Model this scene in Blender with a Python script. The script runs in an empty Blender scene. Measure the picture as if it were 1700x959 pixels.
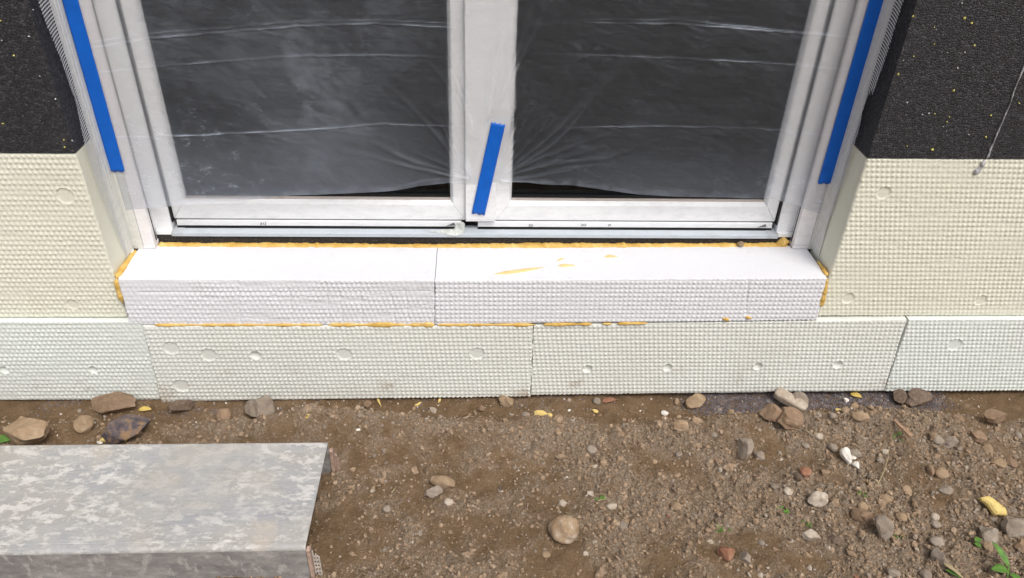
import bpy, bmesh, math, random
import numpy as np
from mathutils import Vector, Matrix

# ------------------------------------------------------------------ camera, sky, sun, exposure
scene = bpy.context.scene
PW, PH = 1700.0, 959.0
FPX = 1277.0
CAM_POS = np.array([0.0, -1.6607, 1.5])
# world axes (rows) expressed in camera coordinates (x right, y down, z forward)
R = np.array([[9.98772831e-01, 7.88911989e-04, 4.95197953e-02],
              [-4.04311468e-02, -5.64481011e-01, 8.24455281e-01],
              [2.86034067e-02, -8.25445677e-01, -5.63756400e-01]])
cam_data = bpy.data.cameras.new('camera')
cam = bpy.data.objects.new('camera', cam_data)
scene.collection.objects.link(cam)
rt, up, bk = R[:, 0], -R[:, 1], -R[:, 2]
cam.matrix_world = Matrix(((rt[0], up[0], bk[0], CAM_POS[0]), (rt[1], up[1], bk[1], CAM_POS[1]),
                           (rt[2], up[2], bk[2], CAM_POS[2]), (0, 0, 0, 1)))
cam_data.sensor_width = 36.0
cam_data.lens = FPX / PW * 36.0
cam_data.clip_start = 0.02
cam_data.clip_end = 500.0
scene.camera = cam

SUN_EL, SUN_AZ = math.radians(58), math.radians(152)    # azimuth clockwise from +Y; light comes from the front right
world = bpy.data.worlds.new('World')
scene.world = world
world.use_nodes = True
wn = world.node_tree
wn.nodes.clear()
w_out = wn.nodes.new('ShaderNodeOutputWorld')
w_bg = wn.nodes.new('ShaderNodeBackground')
w_sky = wn.nodes.new('ShaderNodeTexSky')
w_sky.sky_type = 'NISHITA'
w_sky.sun_disc = False
w_sky.sun_elevation = SUN_EL
w_sky.sun_rotation = SUN_AZ
w_sky.air_density = 1.0
w_sky.dust_density = 6.0
w_sky.ozone_density = 1.0
w_hs = wn.nodes.new('ShaderNodeHueSaturation')
w_hs.inputs['Saturation'].default_value = 0.50
wn.links.new(w_sky.outputs[0], w_hs.inputs['Color'])
wn.links.new(w_hs.outputs[0], w_bg.inputs['Color'])
wn.links.new(w_bg.outputs[0], w_out.inputs['Surface'])
w_bg.inputs['Strength'].default_value = 0.15
sun_data = bpy.data.lights.new('sun', 'SUN')
sun_data.energy = 1.5
sun_data.angle = math.radians(24)
sun_data.color = (1.0, 0.965, 0.92)
sun = bpy.data.objects.new('sun', sun_data)
scene.collection.objects.link(sun)
sd = Vector((math.sin(SUN_AZ) * math.cos(SUN_EL), math.cos(SUN_AZ) * math.cos(SUN_EL), math.sin(SUN_EL)))
sun.rotation_euler = (-sd).to_track_quat('-Z', 'Y').to_euler()
vs = scene.view_settings
vs.view_transform = 'Standard'
vs.look = 'None'
vs.exposure = -0.11
vs.gamma = 1.0
vs.use_curve_mapping = False
scene.cycles.max_bounces = 5
scene.cycles.diffuse_bounces = 3
scene.cycles.glossy_bounces = 3
scene.cycles.transparent_max_bounces = 12

# ------------------------------------------------------------------ helpers
rng = np.random.default_rng(7)
random.seed(7)
COL = scene.collection


def ray(px, py):
    return R @ np.array([(px - PW / 2) / FPX, (py - PH / 2) / FPX, 1.0])


def at(px, py, axis, val):
    r = ray(px, py)
    return CAM_POS + r * ((val - CAM_POS[axis]) / r[axis])


def lin(r, g, b):
    return tuple(((c / 255) / 12.92 if c / 255 <= 0.04045 else ((c / 255 + 0.055) / 1.055) ** 2.4) for c in (r, g, b))


def sstep(a, b, x):
    t = np.clip((x - a) / (b - a), 0, 1)
    return t * t * (3 - 2 * t)


def hash2(ix, iy, seed):
    h = (ix.astype(np.int64) * 374761393 + iy.astype(np.int64) * 668265263 + seed * 1442695041) & 0xffffffff
    h = ((h ^ (h >> 13)) * 1274126177) & 0xffffffff
    h = (h ^ (h >> 16)) & 0xffffffff
    return h / 4294967295.0


def vnoise(x, y, seed=0):
    x = np.asarray(x, float); y = np.asarray(y, float)
    ix = np.floor(x); iy = np.floor(y)
    fx = x - ix; fy = y - iy
    fx = fx * fx * (3 - 2 * fx); fy = fy * fy * (3 - 2 * fy)
    a = hash2(ix, iy, seed); b = hash2(ix + 1, iy, seed)
    c = hash2(ix, iy + 1, seed); d = hash2(ix + 1, iy + 1, seed)
    return (a + (b - a) * fx) * (1 - fy) + (c + (d - c) * fx) * fy - 0.5


def fbm(x, y, seed=0, octv=4, gain=0.5):
    s = 0; a = 1.0
    for k in range(octv):
        s = s + a * vnoise(x * 2 ** k + 17.3 * k, y * 2 ** k - 9.1 * k, seed + k)
        a *= gain
    return s


def npmesh(name, verts, faces, smooth=False):
    """verts (N,3); faces: list of arrays (M,k)"""
    me = bpy.data.meshes.new(name)
    verts = np.asarray(verts, np.float32)
    me.vertices.add(len(verts))
    me.vertices.foreach_set('co', verts.ravel())
    if not isinstance(faces, list):
        faces = [faces]
    faces = [np.asarray(f, np.int32) for f in faces if len(f)]
    nl = sum(f.size for f in faces); npl = sum(len(f) for f in faces)
    me.loops.add(nl)
    me.loops.foreach_set('vertex_index', np.concatenate([f.ravel() for f in faces]))
    me.polygons.add(npl)
    tot = np.concatenate([np.full(len(f), f.shape[1], np.int32) for f in faces])
    st = np.concatenate([[0], np.cumsum(tot)[:-1]]).astype(np.int32)
    me.polygons.foreach_set('loop_start', st)
    me.polygons.foreach_set('loop_total', tot)
    me.polygons.foreach_set('use_smooth', np.full(npl, smooth))
    me.update(calc_edges=True)
    return me


def link(name, me, mat=None, parent=None):
    o = bpy.data.objects.new(name, me)
    COL.objects.link(o)
    if mat is not None and me is not None:
        if len(me.materials) == 0:
            me.materials.append(mat)
    if parent is not None:
        o.parent = parent
    return o


def tag(o, label=None, cat=None, group=None, kind=None):
    if label: o['label'] = label
    if cat: o['category'] = cat
    if group: o['group'] = group
    if kind: o['kind'] = kind
    return o


def empty(name, loc=(0, 0, 0)):
    o = bpy.data.objects.new(name, None)
    o.empty_display_size = 0.05
    COL.objects.link(o)
    return o


class MB:
    def __init__(s):
        s.v = []; s.f = []

    def quadprism(s, pts_a, pts_b):
        """loft between two equal-length closed loops, capped"""
        n = len(pts_a); o = len(s.v)
        s.v += [tuple(p) for p in pts_a] + [tuple(p) for p in pts_b]
        for i in range(n):
            j = (i + 1) % n
            s.f.append((o + i, o + j, o + n + j, o + n + i))
        s.f.append(tuple(o + i for i in reversed(range(n))))
        s.f.append(tuple(o + n + i for i in range(n)))
        return s

    def box(s, x0, x1, y0, y1, z0, z1):
        return s.quadprism([(x0, y0, z0), (x1, y0, z0), (x1, y1, z0), (x0, y1, z0)],
                           [(x0, y0, z1), (x1, y0, z1), (x1, y1, z1), (x0, y1, z1)])

    def build(s, name, mat, parent=None, bevel=0, smooth=False, seg=2):
        me = bpy.data.meshes.new(name)
        me.from_pydata(s.v, [], s.f)
        bm = bmesh.new(); bm.from_mesh(me)
        bmesh.ops.recalc_face_normals(bm, faces=bm.faces)
        if bevel:
            ed = [e for e in bm.edges if e.is_manifold and e.calc_face_angle(0) > 0.6]
            bmesh.ops.bevel(bm, geom=ed, offset=bevel, segments=seg, affect='EDGES', profile=0.5, clamp_overlap=True)
        if smooth:
            for f in bm.faces: f.smooth = True
        bm.to_mesh(me); bm.free()
        return link(name, me, mat, parent)


# ------------------------------------------------------------------ materials
def newmat(name):
    m = bpy.data.materials.new(name)
    m.use_nodes = True
    nt = m.node_tree
    b = nt.nodes['Principled BSDF']
    return m, nt, b


class NB:
    """tiny node helper"""
    def __init__(s, nt): s.nt = nt
    def n(s, t, **kw):
        nd = s.nt.nodes.new(t)
        for k, v in kw.items():
            setattr(nd, k, v)
        return nd
    def l(s, a, b): s.nt.links.new(a, b)
    def obj(s):
        return s.n('ShaderNodeTexCoord').outputs['Object']
    def mapping(s, vec, scale=(1, 1, 1), rot=(0, 0, 0)):
        m = s.n('ShaderNodeMapping')
        m.inputs['Scale'].default_value = scale
        m.inputs['Rotation'].default_value = rot
        s.l(vec, m.inputs['Vector']); return m.outputs[0]
    def noise(s, vec, scale, detail=4, rough=0.55, dist=0.0):
        t = s.n('ShaderNodeTexNoise')
        t.inputs['Scale'].default_value = scale; t.inputs['Detail'].default_value = detail
        t.inputs['Roughness'].default_value = rough; t.inputs['Distortion'].default_value = dist
        s.l(vec, t.inputs['Vector']); return t.outputs['Fac']
    def voro(s, vec, scale, feat='F1', out='Distance', rnd=1.0):
        t = s.n('ShaderNodeTexVoronoi', feature=feat)
        t.inputs['Scale'].default_value = scale
        t.inputs['Randomness'].default_value = rnd
        s.l(vec, t.inputs['Vector']); return t.outputs[out]
    def ramp(s, fac, stops, interp='LINEAR'):
        r = s.n('ShaderNodeValToRGB')
        cr = r.color_ramp; cr.interpolation = interp
        while len(cr.elements) < len(stops): cr.elements.new(0.5)
        for e, (p, c) in zip(cr.elements, stops):
            e.position = p
            e.color = (c[0], c[1], c[2], 1) if isinstance(c, tuple) else (c, c, c, 1)
        s.l(fac, r.inputs[0]); return r.outputs[0]
    def mix(s, fac, a, b, mode='MIX'):
        m = s.n('ShaderNodeMix', data_type='RGBA', blend_type=mode)
        for sock, v in ((m.inputs[0], fac), (m.inputs[6], a), (m.inputs[7], b)):
            if isinstance(v, (int, float)): sock.default_value = v
            elif isinstance(v, tuple): sock.default_value = (v[0], v[1], v[2], 1)
            else: s.l(v, sock)
        return m.outputs[2]
    def math(s, op, a, b=None, c=None):
        m = s.n('ShaderNodeMath', operation=op)
        for i, v in enumerate((a, b, c)):
            if v is None: continue
            if isinstance(v, (int, float)): m.inputs[i].default_value = v
            else: s.l(v, m.inputs[i])
        return m.outputs[0]
    def bump(s, h, strength=0.5, dist=0.002, nrm=None):
        b = s.n('ShaderNodeBump')
        b.inputs['Strength'].default_value = strength; b.inputs['Distance'].default_value = dist
        s.l(h, b.inputs['Height'])
        if nrm is not None: s.l(nrm, b.inputs['Normal'])
        return b.outputs[0]
    def attr(s, name):
        return s.n('ShaderNodeAttribute', attribute_name=name).outputs['Fac']


def eps_mat(name, base, dirty, rough=0.75, dirt_amt=0.5, stain=lin(150, 122, 88), low_stain=False):
    m, nt, b = newmat(name); q = NB(nt); v = q.obj()
    big = q.noise(v, 4.0, 3, 0.6)
    c = q.mix(q.ramp(big, [(0.35, 0.0), (0.72, dirt_amt)]), base, dirty)
    bead = q.n('ShaderNodeTexVoronoi'); bead.inputs['Scale'].default_value = 330; q.l(v, bead.inputs['Vector'])
    sb = q.n('ShaderNodeSeparateColor'); q.l(bead.outputs['Color'], sb.inputs[0])
    c = q.mix(q.ramp(sb.outputs[0], [(0.0, 0.0), (1.0, 0.35)]), c, tuple(x * 0.88 for x in base))
    dk = q.math('MULTIPLY', q.ramp(q.voro(v, 62), [(0.03, 1.0), (0.075, 0.0)]), q.ramp(q.noise(v, 13, 2), [(0.54, 0.0), (0.60, 1.0)]))
    c = q.mix(q.math('MULTIPLY', dk, 0.8), c, (0.16, 0.12, 0.09))
    # brown mud splashes
    st = q.ramp(q.noise(v, 11, 4, 0.68), [(0.58, 0.0), (0.70, 1.0)])
    if low_stain:
        sep = q.n('ShaderNodeSeparateXYZ'); q.l(v, sep.inputs[0])
        low = q.ramp(q.math('MULTIPLY', sep.outputs[2], 3.0), [(0.02, 1.0), (0.42, 0.0)])
        st = q.math('MULTIPLY', st, low)
        st = q.math('MULTIPLY', st, 0.9)
    else:
        st = q.math('MULTIPLY', st, 0.12)
    sp = q.noise(v, 260, 2, 0.5)
    st = q.math('MULTIPLY', st, q.ramp(sp, [(0.4, 0.15), (0.6, 1.0)]))
    c = q.mix(st, c, stain)
    q.l(c, b.inputs['Base Color'])
    b.inputs['Roughness'].default_value = rough
    b.inputs['Specular IOR Level'].default_value = 0.3
    bm = q.bump(q.noise(v, 520, 1, 0.6), 0.25, 0.001)
    q.l(bm, b.inputs['Normal'])
    return m


M = {}
M['eps_white'] = eps_mat('white_foam_board', (0.79, 0.80, 0.84), (0.74, 0.745, 0.775), dirt_amt=0.5)
M['eps_plinth'] = eps_mat('plinth_foam_board', (0.765, 0.78, 0.735), (0.71, 0.715, 0.66), dirt_amt=0.8, low_stain=True)
M['eps_plinth_green'] = eps_mat('plinth_foam_board_cool', (0.765, 0.81, 0.77), (0.72, 0.745, 0.70), dirt_amt=0.7, low_stain=True)
M['eps_yellow'] = eps_mat('cream_foam_board', (0.785, 0.785, 0.665), (0.735, 0.725, 0.60), dirt_amt=0.8)

m, nt, b = newmat('black_bead_foam'); q = NB(nt); v = q.obj()
rim = q.voro(v, 180, 'DISTANCE_TO_EDGE')
cc = q.n('ShaderNodeTexVoronoi'); cc.inputs['Scale'].default_value = 180; q.l(v, cc.inputs['Vector'])
sepc = q.n('ShaderNodeSeparateColor'); q.l(cc.outputs['Color'], sepc.inputs[0])
c = q.ramp(sepc.outputs[0], [(0.0, (0.014, 0.014, 0.017)), (0.7, (0.030, 0.030, 0.035)), (1.0, (0.062, 0.062, 0.07))])
c = q.mix(q.ramp(rim, [(0.0, 0.8), (0.10, 0.0)]), c, (0.006, 0.006, 0.007))
c = q.mix(q.ramp(q.noise(q.mapping(v, (1, 1, 2.2), (0, 0.6, 0)), 26, 6, 0.7), [(0.66, 0.0), (0.78, 0.35)]), c, (0.22, 0.22, 0.23))
q.l(c, b.inputs['Base Color']); b.inputs['Roughness'].default_value = 0.62
q.l(q.bump(q.ramp(rim, [(0.0, 0.0), (0.25, 1.0)]), 0.7, 0.0018), b.inputs['Normal'])
M['eps_black'] = m


def pvc_mat(name, base=(0.85, 0.865, 0.88), speck=0.85, rough=0.32, dirt=(0.32, 0.30, 0.28)):
    m, nt, b = newmat(name); q = NB(nt); v = q.obj()
    s1 = q.ramp(q.voro(v, 170), [(0.03, 1.0), (0.12, 0.0)])
    gate = q.ramp(q.noise(v, 16, 3, 0.6), [(0.38, 0.0), (0.55, 1.0)])
    s1 = q.math('MULTIPLY', s1, gate)
    c = q.mix(q.math('MULTIPLY', s1, speck), base, (0.10, 0.10, 0.10))
    gr = q.ramp(q.noise(q.mapping(v, (1.0, 1.0, 3.0)), 24, 6, 0.7), [(0.46, 0.0), (0.72, 0.5)])
    c = q.mix(gr, c, tuple(x * 0.74 for x in base))
    q.l(c, b.inputs['Base Color'])
    b.inputs['Roughness'].default_value = rough
    q.l(q.ramp(q.noise(v, 40, 4, 0.6), [(0.3, rough - 0.05), (0.8, rough + 0.25)]), b.inputs['Roughness'])
    return m


M['pvc'] = pvc_mat('white_pvc')
M['pvc_guide'] = pvc_mat('guide_white', (0.82, 0.80, 0.81), 0.5, 0.4)
M['pvc_bead'] = pvc_mat('glazing_bead_dusty', (0.52, 0.46, 0.43), 0.9, 0.5)
M['alu_sill'] = pvc_mat('threshold_aluminium', (0.50, 0.55, 0.60), 0.9, 0.35)
M['bead_pvc'] = pvc_mat('plaster_bead_pvc', (0.70, 0.70, 0.66), 0.4, 0.45)


def simple(name, col, rough=0.6, var=0.25, scale=60, bump=0.3, bdist=0.001, metal=0.0, spec=0.4, detail=5):
    m, nt, b = newmat(name); q = NB(nt); v = q.obj()
    f = q.noise(v, scale, detail, 0.65)
    c = q.mix(q.ramp(f, [(0.3, 0.0), (0.7, 1.0)]), tuple(x * (1 - var) for x in col), tuple(min(1, x * (1 + var)) for x in col))
    q.l(c, b.inputs['Base Color'])
    b.inputs['Roughness'].default_value = rough
    b.inputs['Metallic'].default_value = metal
    b.inputs['Specular IOR Level'].default_value = spec
    if bump: q.l(q.bump(q.noise(v, scale * 3, 4, 0.6), bump, bdist), b.inputs['Normal'])
    return m


M['dark_gap'] = simple('black_rubber_and_shade', (0.012, 0.012, 0.013), 0.6, 0.2, 80, 0.1)  # rubber seals, and the added shadow strip under the weather bars
M['tape'] = simple('blue_tape', (0.001, 0.115, 0.55), 0.42, 0.10, 24, 0.5, 0.0015)
M['concrete'] = simple('concrete', (0.22, 0.21, 0.20), 0.9, 0.25, 12, 0.5, 0.004)
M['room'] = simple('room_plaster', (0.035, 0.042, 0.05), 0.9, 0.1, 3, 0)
M['mortar'] = simple('grey_mortar', (0.40, 0.40, 0.42), 0.85, 0.3, 120, 0.6, 0.002)
M['mesh_glass'] = simple('glass_fibre_thread', (0.72, 0.73, 0.74), 0.5, 0.1, 100, 0)
M['wood'] = simple('raw_wood', (0.34, 0.22, 0.14), 0.8, 0.3, 90, 0.4)
M['leaf_y'] = simple('yellow_leaf', (0.62, 0.46, 0.13), 0.6, 0.2, 70, 0.3)
M['leaf_g'] = simple('green_leaf', (0.10, 0.22, 0.035), 0.5, 0.35, 60, 0.4)
M['straw'] = simple('dry_straw', (0.36, 0.30, 0.17), 0.7, 0.3, 60, 0.2)
M['foam_chunk'] = simple('pale_yellow_foam', (0.72, 0.55, 0.20), 0.8, 0.12, 140, 0.6, 0.002)
M['plaster_bit'] = simple('white_plaster', (0.74, 0.70, 0.63), 0.85, 0.12, 120, 0.5, 0.001)
M['scrap'] = simple('dirty_clear_plastic', (0.50, 0.52, 0.50), 0.3, 0.25, 90, 0.5, 0.001)
M['ink'] = simple('pencil_mark', (0.06, 0.06, 0.07), 0.8, 0.1, 50, 0)
M['yellow_fleck'] = simple('yellow_fleck', (0.62, 0.56, 0.15), 0.7, 0.3, 200, 0.2)
M['white_fleck'] = simple('white_fleck', (0.55, 0.55, 0.55), 0.7, 0.3, 200, 0.2)

m, nt, b = newmat('pu_foam'); q = NB(nt); v = q.obj()
f = q.noise(v, 38, 6, 0.65)
c = q.ramp(f, [(0.3, lin(192, 150, 68)), (0.5, lin(216, 177, 94)), (0.72, lin(232, 202, 132))])
c = q.mix(q.ramp(q.voro(v, 420), [(0.04, 0.75), (0.14, 0.0)]), c, lin(120, 72, 12))
q.l(c, b.inputs['Base Color']); b.inputs['Roughness'].default_value = 0.7
b.inputs['Subsurface Weight'].default_value = 0.0
q.l(q.bump(q.noise(v, 260, 4, 0.6), 0.6, 0.002), b.inputs['Normal'])
M['pu'] = m
M['pu_thin'] = simple('thin_foam_smear', lin(232, 206, 146), 0.75, 0.15, 120, 0.4)

m, nt, b = newmat('black_granular_strip'); q = NB(nt); v = q.obj()
c = q.mix(q.ramp(q.noise(v, 520, 3, 0.6), [(0.54, 0.0), (0.66, 0.7)]), (0.014, 0.012, 0.012), (0.16, 0.13, 0.11))
q.l(c, b.inputs['Base Color']); b.inputs['Roughness'].default_value = 0.8
q.l(q.bump(q.noise(v, 420, 3, 0.6), 0.8, 0.003), b.inputs['Normal'])
M['black_strip'] = m

# glass
m, nt, b = newmat('window_glass'); q = NB(nt)
nt.nodes.remove(b)
out = nt.nodes['Material Output']
v = q.obj()
tr = q.n('ShaderNodeBsdfTransparent'); tr.inputs[0].default_value = (0.60, 0.65, 0.67, 1)
gl = q.n('ShaderNodeBsdfGlossy'); gl.inputs['Roughness'].default_value = 0.02
lw = q.n('ShaderNodeFresnel'); lw.inputs['IOR'].default_value = 1.5
mx = q.n('ShaderNodeMixShader'); q.l(q.math('MULTIPLY', lw.outputs[0], 0.6), mx.inputs[0]); q.l(tr.outputs[0], mx.inputs[1]); q.l(gl.outputs[0], mx.inputs[2])
df = q.n('ShaderNodeBsdfDiffuse'); df.inputs[0].default_value = (0.5, 0.5, 0.48, 1)
dust = q.ramp(q.voro(v, 260), [(0.03, 1.0), (0.12, 0.0)])
dust = q.math('MULTIPLY', dust, q.ramp(q.noise(v, 60, 2), [(0.42, 0.0), (0.6, 0.55)]))
mx2 = q.n('ShaderNodeMixShader'); q.l(dust, mx2.inputs[0]); q.l(mx.outputs[0], mx2.inputs[1]); q.l(df.outputs[0], mx2.inputs[2])
q.l(mx2.outputs[0], out.inputs['Surface'])
M['glass'] = m
m, nt, b = newmat('inner_glass'); q = NB(nt); nt.nodes.remove(b)
tr = q.n('ShaderNodeBsdfTransparent'); tr.inputs[0].default_value = (0.60, 0.65, 0.67, 1)
gl = q.n('ShaderNodeBsdfGlossy'); gl.inputs['Roughness'].default_value = 0.02
mx = q.n('ShaderNodeMixShader'); mx.inputs[0].default_value = 0.04; q.l(tr.outputs[0], mx.inputs[1]); q.l(gl.outputs[0], mx.inputs[2])
q.l(mx.outputs[0], nt.nodes['Material Output'].inputs['Surface'])
M['glass_inner'] = m

# thin polythene film
m, nt, b = newmat('polythene_film'); q = NB(nt)
nt.nodes.remove(b)
out = nt.nodes['Material Output']
v = q.obj()
tr = q.n('ShaderNodeBsdfTransparent'); tr.inputs[0].default_value = (0.985, 0.985, 0.99, 1)
df = q.n('ShaderNodeBsdfDiffuse'); df.inputs[0].default_value = (0.74, 0.84, 1.0, 1)
gl = q.n('ShaderNodeBsdfGlossy'); gl.inputs['Roughness'].default_value = 0.22
gl.inputs[0].default_value = (0.95, 0.97, 1, 1)
crk = q.noise(q.mapping(v, (1.0, 1.0, 2.6), (0, 0.25, 0)), 55, 5, 0.7, 0.6)
fib = q.noise(q.mapping(v, (0.10, 1.0, 7.0)), 60, 3, 0.6)
nb = q.bump(crk, 0.30, 0.003)
q.l(nb, gl.inputs['Normal'])
cloud = q.noise(q.mapping(v, (1.0, 1.0, 0.8), (0, 0.5, 0)), 3.2, 4, 0.6)
hz = q.ramp(cloud, [(0.38, 0.004), (0.52, 0.016), (0.60, 0.045), (0.72, 0.085)])
hz = q.math('ADD', q.math('MULTIPLY', hz, q.attr('patch')), 0.034)
hz = q.math('MULTIPLY', hz, q.ramp(crk, [(0.36, 0.75), (0.64, 1.25)]))
hz = q.math('MULTIPLY', hz, q.ramp(fib, [(0.3, 0.70), (0.7, 1.25)]))
wr = q.noise(q.mapping(v, (1.0, 1.0, 1.7), (0, 0.4, 0)), 26, 2, 0.5, 0.8)
ln1 = q.ramp(q.math('ABSOLUTE', q.math('SUBTRACT', wr, 0.5)), [(0.0, 1.0), (0.022, 0.0)])
wr2 = q.noise(q.mapping(v, (1.0, 1.0, 2.4), (0, -0.3, 0)), 42, 2, 0.5, 0.5)
ln2 = q.ramp(q.math('ABSOLUTE', q.math('SUBTRACT', wr2, 0.5)), [(0.0, 1.0), (0.014, 0.0)])
gate1 = q.ramp(q.noise(v, 9, 2, 0.6), [(0.50, 0.0), (0.66, 1.0)])
gate2 = q.ramp(q.noise(v, 34, 2, 0.5), [(0.50, 0.0), (0.60, 1.0)])
scr = q.attr('scratch')
lines = q.math('ADD', q.math('MULTIPLY', q.math('MULTIPLY', ln1, gate1), 0.05), q.math('MULTIPLY', q.math('MULTIPLY', ln2, gate2), q.math('ADD', q.math('MULTIPLY', scr, 0.45), 0.02)))
hz = q.math('ADD', hz, lines)
hz = q.math('ADD', hz, q.attr('crease'))
hz = q.math('ADD', hz, 0.006)
lw = q.n('ShaderNodeFresnel'); lw.inputs['IOR'].default_value = 1.5; q.l(nb, lw.inputs['Normal'])
fr = q.math('MULTIPLY', lw.outputs[0], 0.35)
rf = q.n('ShaderNodeBsdfRefraction'); rf.inputs['IOR'].default_value = 1.25; rf.inputs['Roughness'].default_value = 0.55
bf = q.n('ShaderNodeNewGeometry').outputs['Backfacing']
q.l(q.math('ADD', q.math('MULTIPLY', bf, 1 / 1.25 - 1.25), 1.25), rf.inputs['IOR'])
mxr = q.n('ShaderNodeMixShader'); mxr.inputs[0].default_value = 0.38; q.l(tr.outputs[0], mxr.inputs[1]); q.l(rf.outputs[0], mxr.inputs[2])
mx = q.n('ShaderNodeMixShader'); q.l(hz, mx.inputs[0]); q.l(mxr.outputs[0], mx.inputs[1]); q.l(df.outputs[0], mx.inputs[2])
mx2 = q.n('ShaderNodeMixShader'); q.l(fr, mx2.inputs[0]); q.l(mx.outputs[0], mx2.inputs[1]); q.l(gl.outputs[0], mx2.inputs[2])
q.l(mx2.outputs[0], out.inputs['Surface'])
M['film'] = m

# soil: 'dry' attribute = pale crumbly soil, 0 = damp smooth loam
m, nt, b = newmat('soil'); q = NB(nt); v = q.obj()
n1 = q.noise(v, 22, 4, 0.65)
damp = q.ramp(n1, [(0.3, lin(121, 98, 72)), (0.55, lin(145, 120, 92)), (0.75, lin(162, 138, 111))])
n2 = q.noise(v, 160, 4, 0.7)
dry = q.ramp(n2, [(0.3, lin(132, 112, 91)), (0.5, lin(170, 151, 130)), (0.7, lin(202, 188, 171))])
c = q.mix(q.math('MINIMUM', q.math('MAXIMUM', q.math('ADD', q.attr('dry'), q.math('MULTIPLY', q.math('SUBTRACT', n2, 0.5), 0.9)), 0.0), 1.0), damp, dry)
spk = q.ramp(q.voro(v, 330), [(0.05, 0.8), (0.16, 0.0)])
spk = q.math('MULTIPLY', spk, q.ramp(q.noise(v, 35, 3), [(0.5, 0.0), (0.62, 1.0)]))
c = q.mix(spk, c, lin(196, 184, 168))
nf = q.noise(v, 480, 3, 0.7)
c = q.mix(q.ramp(nf, [(0.34, 0.55), (0.50, 0.0)]), c, lin(98, 76, 54))
q.l(c, b.inputs['Base Color'])
b.inputs['Roughness'].default_value = 0.9
b.inputs['Specular IOR Level'].default_value = 0.15
nb = q.bump(n2, 1.0, 0.009)
nb = q.bump(nf, 1.0, 0.004, nb)
q.l(nb, b.inputs['Normal'])
M['soil'] = m


def rock_mat(name, stops, scale=28, rnd=0.35, isl=False, dust=0.25):
    m, nt, b = newmat(name); q = NB(nt); v = q.obj()
    c = q.ramp(q.noise(v, scale, 7, 0.68, 0.3), stops)
    if isl:
        r = q.n('ShaderNodeNewGeometry').outputs['Random Per Island']
    else:
        r = q.n('ShaderNodeObjectInfo').outputs['Random']
    k = q.ramp(r, [(0.0, 1 - rnd), (1.0, 1 + rnd)])
    mul = q.n('ShaderNodeMix', data_type='RGBA', blend_type='MULTIPLY'); mul.inputs[0].default_value = 1
    q.l(c, mul.inputs[6]); q.l(k, mul.inputs[7])
    c = mul.outputs[2]
    c = q.mix(q.ramp(q.noise(v, 95, 5, 0.7), [(0.40, 0.10), (0.66, dust + 0.25)]), c, lin(156, 131, 104))
    q.l(c, b.inputs['Base Color'])
    b.inputs['Roughness'].default_value = 0.85
    b.inputs['Specular IOR Level'].default_value = 0.25
    nb = q.bump(q.noise(v, 130, 6, 0.7), 0.6, 0.003)
    q.l(nb, b.inputs['Normal'])
    return m


M['rock_tan'] = rock_mat('tan_stone', [(0.3, lin(128, 104, 80)), (0.5, lin(160, 138, 112)), (0.72, lin(186, 168, 146))], rnd=0.2)
M['rock_grey'] = rock_mat('grey_stone', [(0.3, lin(116, 108, 100)), (0.5, lin(148, 140, 130)), (0.72, lin(178, 170, 160))], rnd=0.22)
M['rock_brown'] = rock_mat('brown_stone', [(0.3, lin(106, 86, 68)), (0.5, lin(138, 115, 95)), (0.72, lin(164, 143, 124))], rnd=0.22)
M['rock_slate'] = rock_mat('slate_stone', [(0.40, lin(58, 58, 74)), (0.52, lin(84, 82, 94)), (0.58, lin(138, 112, 84)), (0.74, lin(158, 132, 104))], 20, 0.1)
M['rock_dark'] = rock_mat('dark_stone', [(0.3, lin(66, 58, 54)), (0.5, lin(92, 82, 76)), (0.72, lin(118, 106, 98))], rnd=0.2)
M['rock_pale'] = rock_mat('pale_stone', [(0.3, lin(172, 160, 144)), (0.5, lin(196, 186, 172)), (0.72, lin(214, 206, 194))], rnd=0.1, dust=0.4)
M['rock_red'] = rock_mat('red_stone', [(0.3, lin(112, 70, 56)), (0.5, lin(146, 98, 78)), (0.72, lin(172, 126, 106))], rnd=0.1)
M['rock_boulder'] = rock_mat('plaster_patched_stone', [(0.38, lin(138, 114, 88)), (0.50, lin(164, 142, 116)), (0.56, lin(196, 182, 164)), (0.72, lin(210, 200, 186))], 16, 0.02, dust=0.45)
M['crumb'] = rock_mat('soil_crumbs', [(0.3, lin(120, 99, 78)), (0.5, lin(154, 133, 111)), (0.72, lin(186, 168, 147))], 60, 0.2, True, 0.2)
M['grit'] = rock_mat('mixed_grit', [(0.3, lin(122, 110, 98)), (0.5, lin(150, 140, 128)), (0.72, lin(184, 176, 166))], 60, 0.45, True, 0.2)
M['blue_grit'] = rock_mat('blue_grey_chippings', [(0.3, lin(70, 70, 80)), (0.5, lin(104, 104, 116)), (0.72, lin(164, 164, 172))], 60, 0.5, True, 0.1)

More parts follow.
